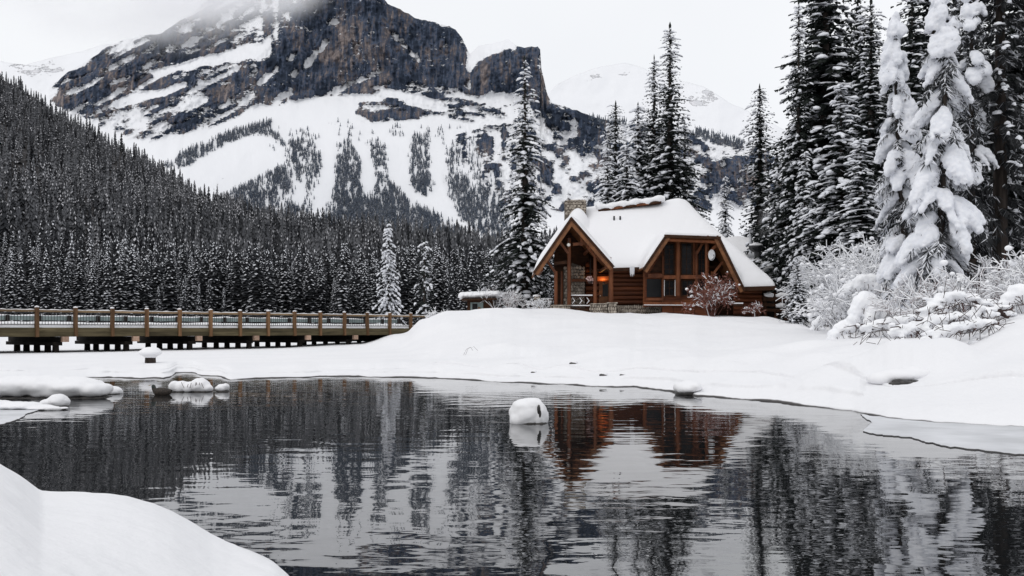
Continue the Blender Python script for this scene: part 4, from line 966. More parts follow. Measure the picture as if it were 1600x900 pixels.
# ------------------------------------------------------------------ the log lodge
def wall_stones(mb, p, u, v, nu, nv, rng, depth=.12, nrm=(0, -1, 0)):
    """rounded field stones laid over the rectangle p + u + v"""
    p, u, v, nrm = (np.array(a, float) for a in (p, u, v, nrm)); du, dv = u/nu, v/nv; lu, lv = np.linalg.norm(du), np.linalg.norm(dv)
    for j in range(nv):
        for i in range(nu):
            c = p+du*(i+.5+(.5 if j % 2 else 0)*(i < nu-1)*.8+rng.uniform(-.12, .12))+dv*(j+.5+rng.uniform(-.1, .1))+nrm*rng.uniform(-.02, .04)
            vv, ff = ico(1); q = vv*rng.uniform(.82, 1.15, vv.shape)
            w = c+q[:, :1]*du*.56*rng.uniform(.85, 1.15)+q[:, 2:]*dv*.56*rng.uniform(.85, 1.15)+q[:, 1:2]*-nrm*depth
            mb.add(w, ff)

ROOT_L = P(1000, 488, 72.5); ROOT_L[2] = 2.6
lodge = empty('log_lodge', ROOT_L, 'brown log lodge with steep snow covered roof and two front gables', 'lodge')
def L(mb, name, mt, smooth=False, parent=None): return mb.build(name, mt, parent or lodge, smooth)
def xz(px, py, d): p = P(px, py, d); return p[0], p[2]

# --- roof planes (metres): main ridge, front slope, hip at the right end, porch gable, window gable
def zx(py, d): return CZ+(HY-py)*d/F
def xx_(px, d): return (px-CX)*d/F
RY, RZ0 = 80.0, 11.2                         # main ridge
RXA, RXB = xx_(912, 80), xx_(1072, 80)
SL = .803                                     # slope of the main roof
YF_L, YF_R = 73.6, 71.4                       # eaves: short at the left, long at the right
XR = xx_(1212, 71.4)                          # right corner
HSL = (SL*(RY-YF_R))/(XR-RXB)                 # hip slope
Y_BACK = 2*RY-YF_L
PD0, PD1 = 69.6, 78.5                         # porch gable front and back
PA = xz(892, 340, PD0+.4); PLx, PLz = xz(834, 424, PD0+.4); PRx, PRz = xz(957.5, 415, PD0+.4)
GD0, GD1 = 70.9, 78.0                         # window gable
GL = xz(1005, 419, GD0); GTL = xz(1040, 367, GD0); GTR = xz(1124, 370, GD0); GR = xz(1163.5, 451, GD0)

def z_main(x, y):
    zf = RZ0+.03*(x-RXA)-SL*np.abs(y-RY); zh = RZ0+.03*(x-RXA)-HSL*np.maximum(x-RXB, 0); return np.minimum(zf, zh)
def z_porch(x): return np.where(x < PA[0], PA[1]+(x-PA[0])*(PA[1]-PLz)/(PA[0]-PLx), PA[1]-(x-PA[0])*(PA[1]-PRz)/(PRx-PA[0]))
def z_gable(x): return np.interp(x, [GL[0], GTL[0], GTR[0], GR[0]], [GL[1], GTL[1], GTR[1], GR[1]])

def roof_snow():
    st = .11
    xs = np.arange(PLx-.05, XR+.12, st); ys = np.arange(PD0-.02, Y_BACK+.1, st); X, Y = np.meshgrid(xs, ys)
    mm = (X > RXA-.1) & (X < XR+.02) & (Y > np.where(X > GR[0]-.6, YF_R, YF_L)) & (Y < Y_BACK)
    mp = (X > PLx-.03) & (X < PRx+.03) & (Y < PD1) & ((Y < RY-1.5))
    mg = (X > GL[0]-.02) & (X < GR[0]+.02) & (Y > GD0-.02) & (Y < GD1)
    NEG = -99.0
    zm = np.where(mm, z_main(X, Y), NEG); zp = np.where(mp, z_porch(X), NEG); zg = np.where(mg, z_gable(X), NEG)
    Zr = np.maximum(np.maximum(zm, zp), zg); ok = Zr > -50
    # distance to the roof's edge
    dist = np.zeros(X.shape); cur = ok.copy()
    for k in range(1, 12):
        p = np.pad(cur, 1); cur = cur & p[2:, 1:-1] & p[:-2, 1:-1] & p[1:-1, 2:] & p[1:-1, :-2]; dist[cur] = k*st
    T = .16+.40*(1-np.exp(-dist/.42))
    Zb = Zr.copy()
    # smooth valleys: average only over roof cells
    w = ok.astype(float); Zs = np.where(ok, Zr, 0)
    bw = blur(w, 4, 2); Zs = blur(Zs, 4, 2)/np.maximum(bw, 1e-3)
    a = np.clip(dist/.6, 0, 1)
    Z = np.where(ok, (1-.8*a)*Zr+.8*a*Zs+T, 0)
    Z = np.maximum(Z, Zr+.1)
    Z += .07*(fbm(X*1.2, Y*1.2, 0, 81, 3)-.5)+.03*(fbm(X*4, Y*4, 0, 82, 2)-.5)
    Z += ok*.42*np.exp(-(((X-RXB+.7)/1.3)**2+((Y-RY)/1.2)**2))                     # drift on the right end of the ridge
    Z = np.where(ok & (X > PA[0]+.05), np.maximum(Z, zx(325, 78.2)-.45*((X-xx_(903, 78.2))/.6)**2-.8*((Y-78.3)/.8)**2), Z)               # drift against the chimney
    idx = -np.ones(X.shape, int); idx[ok] = np.arange(ok.sum()); n = ok.sum()
    top = np.stack([X[ok], Y[ok], Z[ok]], -1); bot = np.stack([X[ok], Y[ok], Zr[ok]+.012], -1)
    q = ok[:-1, :-1] & ok[:-1, 1:] & ok[1:, 1:] & ok[1:, :-1]
    f = np.stack([idx[:-1, :-1][q], idx[:-1, 1:][q], idx[1:, 1:][q], idx[1:, :-1][q]], -1)
    mb = MB(); mb.add(np.vstack([top, bot]), f)
    # skirts round the edge
    ed = np.concatenate([np.stack([f[:, k], f[:, (k+1) % 4]], -1) for k in range(4)])
    key = np.sort(ed, 1); kk = key[:, 0]*n+key[:, 1]; u, inv, cnt = np.unique(kk, return_inverse=True, return_counts=True); be = ed[cnt[inv] == 1]
    mb.f.append((np.stack([be[:, 1], be[:, 0], be[:, 0]+n, be[:, 1]+n], -1), 0))
    return mb
roof = MB()
TH = .20
def slab(poly, th=TH): roof.prism(poly, (0, 0, -th))
ym = YF_L
slab([(RXA, RY, z_main(RXA, RY)), (RXA, ym, z_main(RXA, ym)), (GR[0]-.6, ym, z_main(GR[0]-.6, ym)), (GR[0]-.6, RY-2, z_main(GR[0]-.6, RY-2)), (RXB, RY, z_main(RXB, RY))][:3]+[(RXB, RY, z_main(RXB, RY))])
slab([(GR[0]-.58, ym, z_main(GR[0]-.58, ym)), (GR[0]-.58, YF_R, z_main(GR[0]-.58, YF_R)), (XR, YF_R, float(RZ0+.03*(XR-RXA)-SL*(RY-YF_R))), (RXB+.01, RY, z_main(RXB, RY))])
slab([(RXB, RY, z_main(RXB, RY)), (XR, YF_R+.02, z_main(XR, YF_R)), (XR, Y_BACK, z_main(XR, YF_R))])
slab([(RXA, RY+.01, z_main(RXA, RY)), (RXB, RY+.01, z_main(RXB, RY)), (XR, Y_BACK, z_main(XR, YF_R)), (RXA, Y_BACK, z_main(RXA, Y_BACK))])
roof_o = L(roof, 'roof', M['darkwood'])
rs = roof_snow(); L(rs, 'roof_snow', M['snow'], True, parent=roof_o)
# porch and window gable slopes: boarded soffits, each its own part
def gable_slope(a, b, y0, y1, name='roof_slope'):
    mb = MB(); d = np.array([b[0]-a[0], b[1]-a[1]]); d /= np.linalg.norm(d); n = np.array([-d[1], d[0]]); n = n if n[1] < 0 else -n
    a, b = np.array(a), np.array(b)
    q = [a, b, b+n*.12, a+n*.12]
    mb.prism([(p[0], y0, p[1]) for p in q], (0, y1-y0, 0)); return L(mb, name, M['soffit'])
gable_slope(PA, (PLx, PLz), PD0+.06, PD1); gable_slope(PA, (PRx, PRz), PD0+.06, PD1)
gable_slope(GTL, GL, GD0+.06, GD1); gable_slope(GTR, GR, GD0+.06, 76.5); gable_slope(GTL, GTR, GD0+.06, 75.5)
# bargeboards: a dark upper and an orange lower board on each rake
def barge(a, b, y):
    d = np.array([b[0]-a[0], b[1]-a[1]]); d /= np.linalg.norm(d); n = np.array([-d[1], d[0]]); n = n if n[1] < 0 else -n
    a, b = np.array(a)-d*.0, np.array(b)+d*.12
    for o0, o1, yy, m in ((-.02, .16, y, 'darkwood'), (.162, .40, y+.05, 'fasciared')):
        mb = MB(); q = [a+n*o0, b+n*o0, b+n*o1, a+n*o1]; mb.prism([(p[0], yy, p[1]) for p in q], (0, .09, 0)); L(mb, 'bargeboard', M[m])
barge(PA, (PLx, PLz), PD0-.04); barge(PA, (PRx, PRz), PD0-.045)
barge(GTL, GL, GD0-.04); barge((GTR[0]+.0, GTR[1]-.0), GR, GD0-.045); 
mb = MB(); mb.beam((GTL[0]-.1, GD0-.02, GTL[1]-.08), (GTR[0]+.1, GD0-.02, GTR[1]-.08), .12, .2); L(mb, 'fascia_board', M['darkwood'])
mb = MB(); mb.tube([(GTL[0]+.05, GD0+.25, GTL[1]-.32), (GTR[0]-.05, GD0+.25, GTR[1]-.34)], .13, 8); L(mb, 'purlin_log', M['beam'], True)
for px in (1043, 1058, 1074, 1090, 1106, 1121):
    x = xx_(px, GD0); mb = MB(); mb.beam((x, GD0-.05, zx(369.5, GD0)), (x, GD0+1.6, zx(369.5, GD0)), .12, .13); L(mb, 'rafter_end', M['beam'])
# purlin logs under the porch roof
for px, py in ((888, 350), (862, 394), (846, 418), (922, 384), (947, 414)):
    x, z = xz(px, py, PD0+.5); z -= .16; mb = MB(); mb.tube([(x, PD0+.1, z), (x, PD1-2.5, z)], .12, 8); L(mb, 'purlin_log', M['beam'], True)

# posts, braces and tie beams
def post(px0, px1, y0, y1, d, m='beam', name='post', dep=None):
    x0, x1 = xx_(px0, d), xx_(px1, d); r = (x1-x0)/2; xc = (x0+x1)/2; mb = MB()
    mb.tube([(xc, d, zx(y1, d)), (xc, d, (zx(y0, d)+zx(y1, d))/2), (xc, d, zx(y0, d))], [r, r*.97, r*.94], 10); return L(mb, name, M[m], True)
def brace(p, q, d, w=.17, m='beam', name='brace', h=None):
    a, b = P(p[0], p[1], d), P(q[0], q[1], d); mb = MB(); mb.beam(a, b, w, h or w, up=(0, 1, 0)); return L(mb, name, M[m])
pd = PD0+.75
post(865.5, 871.5, 424, 483, pd); post(876, 880, 424, 478, 72.6); post(886, 892.5, 372, 483, pd+.1); post(927, 932.8, 392, 480, pd); post(951, 958.5, 418, 480, pd)
brace((855, 408), (868, 426), pd); brace((875, 378), (888, 396), pd); brace((908.5, 362), (908.5, 384), pd); brace((895, 382), (927, 379), pd, .2, name='collar_beam')
brace((916, 383), (929, 400), pd); brace((866, 412), (890, 409), pd+.3, .22, 'darkwood', 'tie_beam'); brace((929, 404), (955, 404), pd+.2, .2, name='tie_beam')
brace((931, 399), (955, 421), pd, .2)
brace((893, 438), (928, 438), 74.6, .2, name='tie_beam')
# porch back wall (dark boards), stone chimney breast, entrance
wb = 75.2
def wallpoly(pts, d, t, m, name):
    mb = MB(); mb.prism([P(x, y, d) for x, y in pts], (0, t, 0)); return L(mb, name, M[m])
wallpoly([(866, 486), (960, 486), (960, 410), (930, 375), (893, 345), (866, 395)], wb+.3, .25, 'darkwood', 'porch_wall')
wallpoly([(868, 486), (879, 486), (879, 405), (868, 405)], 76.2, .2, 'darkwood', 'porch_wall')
for k in range(8):
    y0 = 482-k*9.2; mb = MB(); mb.tube([P(915, y0-4, wb+.2), P(960, y0-4, wb+.2)], .215, 8); L(mb, 'wall_log', M['log'], True)
srng = np.random.default_rng(5)
core = MB(); core.prism([P(x, y, wb-.15) for x, y in ((881, 484), (914, 484), (914, 430), (906, 415), (894, 411), (881, 420))], (0, .5, 0)); co = L(core, 'stone_chimney', M['mortar'])
st = MB(); a = P(881, 480, wb-.15); b = P(914, 480, wb-.15); c = P(881, 416, wb-.15); wall_stones(st, a, b-a, c-a, 7, 13, srng, .07); o = L(st, 'stones', M['stone'], parent=co); o['kind'] = 'stuff'
# lit entrance
ed_ = wb-.02
dr = MB(); dr.prism([P(x, y, ed_) for x, y in ((936, 479), (951, 479), (951, 441), (936, 441))], (0, .1, 0)); door = L(dr, 'door', M['fasciared'])
p = MB(); p.prism([P(x, y, ed_-.02) for x, y in ((941.5, 463), (950, 463), (950, 444), (941.5, 444))], (0, .03, 0)); L(p, 'pane', M['glass'], parent=door)
h_ = MB(); h_.blob(P(938, 462, ed_-.03), .05, 1, 0); L(h_, 'handle', M['metal'], True, parent=door)
hd = MB(); hd.beam(P(933, 435.5, ed_-.12), P(953, 434.5, ed_-.12), .22, .30); L(hd, 'door_header', M['beam'])
# stone plinths under the porch posts and along the wall
def plinth(x0, x1, y0, y1, d, dep, nu, nv, snow=True):
    a, b = P(x0, y1, d), P(x1, y1, d); z1 = zx(y0, d); mb = MB(); mb.box((a[0], d, 2.2), (b[0], d+dep, z1)); core = L(mb, 'stone_plinth', M['mortar'])
    st = MB(); a[2] -= .25; b[2] -= .25; wall_stones(st, a, b-a, np.array([0, 0, z1-a[2]]), nu, nv, srng, .09)
    e = np.array([a[0], d+dep, a[2]]); wall_stones(st, a+[0, .1, 0], np.array([0, dep, 0]), np.array([0, 0, z1-a[2]]), 4, nv, srng, .09, (-1, 0, 0))
    o = L(st, 'stones', M['stone'], parent=core); o['kind'] = 'stuff'
    if snow:
        cp = MB(); cp.box((a[0]-.06, d-.1, z1), (b[0]+.06, d+dep, z1+.07)); L(cp, 'cap_stone', M['stone'], parent=core)
plinth(862.5, 891, 478, 491, PD0+.3, 1.3, 8, 4); plinth(924.5, 949, 475.5, 491, PD0+.3, 1.2, 7, 4); plinth(950, 963.5, 474, 491, PD0+.15, 1.3, 4, 4)
plinth(964, 1034, 477, 489, 73.6, .6, 22, 3, False)
# porch railing of crossed branches between the plinths
def lattice(x0, x1, y0, y1, d, n, root_, lab=None, snowy=True):
    for y in (y0, y1):
        mb = MB(); mb.tube([P(x0, y, d), P(x1, y, d)], .05, 6); mb.build('hand_rail', M['darkwood'], root_, True)
        s = MB(); s.tube([P(x0+.3, y-1.6, d), P(x1-.3, y-1.6, d)], .05, 6); s.build('rail_snow', M['snow'], root_, True)
    for k in range(n):
        a0, a1 = x0+(x1-x0)*k/n, x0+(x1-x0)*(k+1)/n
        for p_, q_ in (((a0, y0), (a1, y1)), ((a0, y1), (a1, y0))):
            mb = MB(); mb.tube([P(*p_, d), P(*q_, d)], .035, 5); mb.build('lattice_bar', M['darkwood'], root_, True)
            s = MB(); A, B = P(*p_, d), P(*q_, d); s.tube([A*.8+B*.2+[0, -.01, .05], A*.45+B*.55+[0, -.01, .05]], .032, 5); s.build('lattice_snow', M['snow'], root_, True)
lattice(892, 926, 463, 479, PD0+1.0, 3, lodge)
mb = MB(); mb.box((xx_(891, 71), 70.6, 2.2), (xx_(927, 71), 75, zx(481.5, 71))); L(mb, 'porch_floor', M['darkwood'])
# log wall between the gables
wy = 74.4
for k in range(9):
    y0 = 476-k*7.0; mb = MB(); mb.tube([P(956, y0-3.5, wy), P(1010, y0-3.5, wy)], .178, 8); L(mb, 'wall_log', M['log'], True)
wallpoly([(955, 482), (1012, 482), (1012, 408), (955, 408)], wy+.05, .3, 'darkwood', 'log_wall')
mb = MB(); mb.beam(P(955, 418.5, 73.75), P(1010, 418.5, 73.75), .1, .2); L(mb, 'fascia_board', M['darkwood'])
ic = MB()
for k in range(7):
    x = 985+k*.9; ic.tube([P(x, 417, 73.6), P(x, 424, 73.6), P(x, 430+2.5*math.sin(k*2.1), 73.6)], [.06, .05, .015], 5)
L(ic, 'icicles', M['tree_snow'], True)['kind'] = 'stuff'
sb = MB()
for k in range(4): sb.blob(P(966.5+k*1.7, 421-(k % 2)*1.2, 73.7), (.09, .08, .07), 1, .3, k)
L(sb, 'eave_snow', M['snow'], True)
# window gable wall
gw = 72.6
wallpoly([(1007, 479), (1108, 479), (1108, 385), (1104, 374), (1041, 374), (1009, 421)], gw+.12, .2, 'log', 'gable_wall')
wallpoly([(1010.5, 464), (1033, 464), (1033, 436), (1010.5, 436)], gw+.06, .04, 'glass', 'dark_opening')
wallpoly([(1016, 426), (1034, 426), (1034, 395)], gw+.07, .03, 'darkwood', 'gable_panel')
def window(x0, x1, y0, y1, nx, ny, fm='darkwood', fw=.09):
    fr = MB(); a = P(x0, y1, gw); b = P(x1, y0, gw)
    X0, X1, Z0, Z1 = a[0], b[0], a[2], b[2]; y = gw+.02
    for lo, hi in (((X0-fw, y-.04, Z0-fw), (X0, y+.08, Z1+fw)), ((X1, y-.04, Z0-fw), (X1+fw, y+.08, Z1+fw)), ((X0, y-.037, Z0-fw), (X1, y+.08, Z0)), ((X0, y-.037, Z1), (X1, y+.08, Z1+fw))): fr.box(lo, hi)
    w = L(fr, 'window', M[fm])
    g = MB(); g.box((X0, y+.03, Z0), (X1, y+.06, Z1)); L(g, 'pane', M['glass'], parent=w)
    mu = MB()
    for k in range(1, nx): x = X0+(X1-X0)*k/nx; mu.box((x-.018, y+.005, Z0), (x+.018, y+.028, Z1))
    for k in range(1, ny): z = Z0+(Z1-Z0)*k/ny; mu.box((X0, y+.007, z-.016), (X1, y+.027, z+.016))
    L(mu, 'glazing_bars', M['darkwood'], parent=w)
window(1039, 1052.5, 382, 428, 2, 6); window(1065.5, 1080.5, 381, 428, 2, 6); window(1091.5, 1101, 383, 428, 2, 6)
window(1039, 1053, 439, 461, 2, 2); window(1066, 1082, 439, 461, 2, 2); window(1092, 1101, 439, 461, 1, 2)
for x in (1037.6, 1054.6):
    mb = MB(); mb.box((xx_(x-.7, gw), gw-.09, zx(462.5, gw)), (xx_(x+.7, gw), gw-.03, zx(437.5, gw))); L(mb, 'shutter_strip', M['frame_white'])
gp = 72.25
post(1004.5, 1012, 421, 480, 73.2); post(1055.5, 1063.5, 372, 462, gp); post(1085.5, 1091, 392, 464, gp+.1); post(1101.5, 1106, 368, 458, 71.6); post(1034, 1037.4, 400, 478, gp+.2)
post(1083, 1086, 380, 430, gp+.25); post(1110.5, 1114, 424, 462, 72.3)
brace((1088, 397), (1099, 378), gp, .16); brace((1105, 398), (1121, 381), 71.5, .2); brace((1114, 428), (1129, 409), 71.9, .16); brace((1118, 450), (1150, 432), 73.0, .14, 'darkwood')
brace((1012, 431), (1035, 431), gp+.1, .28, name='tie_beam'); brace((1036, 433.2), (1106, 432.6), gp+.12, .26, name='tie_beam'); brace((1006, 474), (1108, 474.4), gp+.05, .18, name='sill_beam')
brace((1010, 467.5), (1035, 467.5), gp+.1, .16, name='sill_beam')
mb = MB(); mb.beam(P(1006, 476.4, gp-.02), P(1108, 476.8, gp-.02), .3, .05); L(mb, 'sill_snow', M['snow'])
for a0, a1 in ((1034.5, 1052), (1052.6, 1066.5), (1067, 1085), (1085.6, 1107)):
    wallpoly([(a0, 494), (a1, 494), (a1, 477.8), (a0, 477.8)], gw-.12, .1, 'log', 'skirting_panel')
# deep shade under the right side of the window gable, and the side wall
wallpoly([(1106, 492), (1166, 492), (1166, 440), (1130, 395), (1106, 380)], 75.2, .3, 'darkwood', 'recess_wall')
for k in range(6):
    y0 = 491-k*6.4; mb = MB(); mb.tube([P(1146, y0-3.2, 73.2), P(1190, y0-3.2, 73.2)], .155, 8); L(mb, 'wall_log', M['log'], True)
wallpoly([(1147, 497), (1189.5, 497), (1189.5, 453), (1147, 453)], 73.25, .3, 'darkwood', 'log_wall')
mb = MB(); mb.box((xx_(1189.6, 73.3), 73.5, 2.2), (xx_(1189.6, 73.3)+.2, 86, zx(456, 73.3))); L(mb, 'side_wall', M['darkwood'])
mb = MB(); mb.beam(P(1133, 452, 72.4), P(1152, 453, 72.4), .5, .12); L(mb, 'shelf_beam', M['darkwood'])
s = MB(); s.tube([P(1133, 450, 72.4), P(1142, 449.8, 72.4), P(1152, 451, 72.4)], [.1, .13, .08], 7); L(s, 'shelf_snow', M['snow'], True)
mb = MB(); mb.beam(P(1146, 476.5, 71.6), P(1160, 476.5, 71.6), .5, .16); L(mb, 'step_board', M['darkwood'])
s = MB(); s.beam(P(1146, 473.9, 71.6), P(1160, 473.9, 71.6), .5, .09); L(s, 'step_snow', M['snow'])
# gutter line of the long right eave
mb = MB(); mb.beam((GR[0]-.4, YF_R-.04, z_main(GR[0], YF_R)-.14), (XR, YF_R-.04, z_main(XR-.01, YF_R)-.14), .1, .24); L(mb, 'fascia_board', M['darkwood'])
# body of the house behind, so that the roof rests on walls
mb = MB(); mb.box((RXA+.3, 76.8, 2.2), (xx_(1189, 73.3)-.1, 85.5, 5.0)); L(mb, 'house_body', M['darkwood'])
mb = MB(); mb.prism([(RXA+.25, 75.6, 4.9), (RXA+.25, 84.4, 4.9), (RXA+.25, RY, RZ0-.4)], (.2, 0, 0)); L(mb, 'end_gable', M['darkwood'])
# ridge cap with exposed board
a, b = P(934, 330, 79.5), P(1032, 316.5, 79.5)
mb = MB(); mb.beam(a, b, .9, .24); L(mb, 'ridge_cap', M['darkwood'], parent=None)
for k in range(5):
    p, q = a+(b-a)*(k+.03)/5, a+(b-a)*(k+.97)/5; mb = MB(); mb.beam(p+[0, -.47, 0], q+[0, -.47, 0], .05, .17); L(mb, 'ridge_board', M['beam'] if k in (1, 3) else M['darkwood'])
s = MB(); tt = np.linspace(-.02, 1.06, 40)
for v_, hh_, dy in ((0, .26, 0), (1, .22, -.28), (2, .22, .3)):
    s.tube(np.array([a+(b-a)*t+np.array([0, dy, .24+.05*math.sin(t*21+v_)]) for t in tt]), .26+.05*np.sin(tt*33+v_), 8)
L(s, 'ridge_snow', M['snow'], True)
for x in (959.5, 969): mb = MB(); q = P(x, 340, 78.0); mb.tube([q-[0, 0, .5], q+[0, 0, .12]], .07, 8); L(mb, 'vent_pipe', M['iron'], True)
# stone chimney
cp_ = P(902, 318, 78.3); cw = .80
mb = MB(); mb.box((xx_(883, 78.3), 78.3, 8), (xx_(916, 78.3), 79.5, zx(313, 78.3))); ch = L(mb, 'chimney', M['mortar'])
st = MB(); a_ = P(883, 336, 78.3); b_ = P(916, 336, 78.3); wall_stones(st, a_, b_-a_, np.array([0, 0, zx(312, 78.3)-a_[2]]), 6, 6, srng, .08)
o = L(st, 'stones', M['stone'], parent=ch); o['kind'] = 'stuff'
s = MB(); s.blob((xx_(908, 78.3), 78.9, zx(311.5, 78.3)), (.62, .55, .22), 2, .2, 3); s.blob((xx_(899, 78.3), 78.9, zx(312, 78.3)), (.4, .5, .14), 2, .2, 4); L(s, 'chimney_snow', M['snow'], True, parent=ch)

# things hung on the lodge
def hung(name, loc, label, cat): return empty(name, loc, label, cat)
r = hung('globe_lamp', P(888.5, 382.5, pd-.35), 'pale round globe lamp hanging under the porch gable', 'lamp')
mb = MB(); mb.blob(P(888.5, 382.5, pd-.35), .13, 2, 0); mb.build('globe', M['globe'], r, True)
mb = MB(); mb.tube([P(888.5, 380, pd-.35), P(888.5, 372, pd-.35)], .02, 5); mb.build('rod', M['iron'], r)
r = hung('flower_basket', P(922.5, 436, pd+.5), 'pale pink dried flower basket hanging by the porch post', 'basket')
mb = MB(); rr = np.random.default_rng(6)
for k in range(26): mb.blob(P(922.5, 435.5, pd+.5)+rr.normal(0, .14, 3)*[1, .6, .8], rr.uniform(.05, .1), 1, .3, k)
mb.build('flowers', M['pinkish'], r, True)['kind'] = 'stuff'
mb = MB(); mb.tube([P(922.5, 440, pd+.5), P(922.5, 443, pd+.5)], [.2, .1], 8); mb.build('bowl', M['twig'], r)
mb = MB(); mb.tube([P(922.5, 430, pd+.5), P(922.5, 404, pd+.5)], .012, 4); mb.build('chain', M['iron'], r)
r = hung('entrance_lamp', P(943, 441.6, ed_-.42), 'warm lit lamp over the lodge entrance door', 'lamp')
mb = MB(); mb.blob(P(943, 441.6, ed_-.42), .03, 2, 0); mb.build('bulb', M['bulb'], r, True)
mb = MB(); mb.tube([P(943, 441.6, ed_-.42)-[0, 0, .09], P(943, 441.6, ed_-.42)+[0, 0, .055]], [.10, .10], 12, cap=False); mb.build('glare_tube', M['iron'], r)  # added tube, its side keeps the light from reflecting in the lake
mb = MB(); mb.beam(P(943, 441.6, ed_-.33), P(943, 441.6, ed_+.02), .03, .03); mb.build('bracket', M['iron'], r)
ld = bpy.data.lights.new('lamp_light', 'POINT'); ld.energy = 55; ld.color = (1, .48, .15); ld.shadow_soft_size = .02
lo = bpy.data.objects.new('lamp_light', ld); COL.objects.link(lo); lo.parent = r; lo.location = (0, 0, .035)
r = hung('satellite_dish', P(1112, 398.5, 71.3), 'white oval satellite dish on the right post of the window gable', 'dish')
mb = MB(); n = 20; c = P(1112, 398.5, 71.3)
ring = [c+np.array([.24*math.cos(q), -.05*math.cos(q), .40*math.sin(q)]) for q in np.arange(n)*2*math.pi/n]; ins = [c+np.array([.12*math.cos(q), .06, .2*math.sin(q)]) for q in np.arange(n)*2*math.pi/n]
bk = [c+np.array([.22*math.cos(q), .05-.05*math.cos(q), .37*math.sin(q)]) for q in np.arange(n)*2*math.pi/n]
mb.add(ring+ins+[c+[0, .09, 0]]+bk+[c+[0, .16, 0]], [(i, (i+1) % n, n+(i+1) % n, n+i) for i in range(n)]+[(i, 2*n+1+i, 2*n+1+(i+1) % n, (i+1) % n) for i in range(n)])
mb.add(ring+ins+[c+[0, .09, 0]]+bk+[c+[0, .16, 0]], [(n+i, n+(i+1) % n, 2*n) for i in range(n)]+[(2*n+1+i, 3*n+1, 2*n+1+(i+1) % n) for i in range(n)]); mb.build('reflector', M['dish'], r, True)
mb = MB(); mb.tube([c+[.05, .1, -.02], c+[-.25, .35, -.1], c+[-.42, .4, -.1]], .03, 6); mb.build('bracket', M['iron'], r)
mb = MB(); mb.tube([c+[0, 0, -.36], c+[.1, -.3, -.2], c+[.08, -.36, -.05]], .018, 5); mb.blob(c+[.08, -.36, -.03], .05, 1, 0); mb.build('feed_arm', M['iron'], r)

# outbuilding behind the lodge's right end
ob = empty('outbuilding', P(1190, 490, 90)*[1, 1, 0]+[0, 0, 2.6], 'low snow roofed building with metal flue behind the lodge right end', 'building')
d0 = 87.0; X0, X1 = xx_(1148, d0), xx_(1226, d0); zr, ze = zx(376, 93), zx(444, d0)
mb = MB(); mb.box((X0+.3, d0+.5, 2.3), (X1-.35, d0+11, ze)); mb.build('wall', M['log'], ob)
rfm = MB(); X2 = xx_(1178, 93)
rfm.prism([(X0, d0, ze), (X1, d0, ze), (X2, d0+6.0, zr), (X0, d0+6.0, zr)], (0, 0, -.2)); rfm.prism([(X1, d0+.02, ze), (X1, d0+12, ze), (X2+.01, d0+6.0, zr)], (0, 0, -.2)); rfm.prism([(X0, d0+6.02, zr), (X2, d0+6.02, zr), (X1, d0+12, ze), (X0, d0+12, ze)], (0, 0, -.2))
ro = rfm.build('roof', M['darkwood'], ob)
nn = 26; U_, V_ = np.meshgrid(np.linspace(0, 1, nn), np.linspace(0, 1, nn)); xr = X1+(X2-X1)*V_; Xs = X0+(xr-X0)*U_; Ys = d0+6.0*V_; e_ = np.minimum(np.minimum(U_*3, (1-U_)*3), np.minimum(V_*3+.0, 1))
Zs = ze+(zr-ze)*V_+.08+.34*np.clip(1-np.exp(-e_*2.2), 0, 1)+.1*(fbm(Xs, Ys, 0, 91, 3)-.5)
mb = MB(); mb.add(np.stack([Xs, Ys, Zs], -1).reshape(-1, 3), grid_faces(nn, nn))
fr = np.stack([Xs[0], Ys[0], Zs[0]], -1); mb.add(np.vstack([fr, fr-[0, 0, .09]]), [(i+1, i, nn+i, nn+i+1) for i in range(nn-1)])
mb.build('roof_snow', M['snow'], ro, True)
c = P(1174, 400, 86)
mb = MB(); mb.tube([P(1173, 396, 89), P(1173, 366, 89)], .14, 10); mb.tube([P(1173, 368, 89), P(1173, 365.5, 89)], .19, 10); mb.build('flue', M['metal'], ob, True)
mb = MB(); mb.tube([P(1184, 402, 85.2), P(1184, 394, 85.2), P(1181, 386, 85.2), P(1181, 384.5, 85.2)], [.28, .3, .62, .62], 8); mb.build('vent_hood', M['iron'], ob)
mb = MB(); mb.blob(P(1181, 383, 85.2), (.62, .5, .16), 2, .15, 8); mb.build('hood_snow', M['snow'], ob, True)
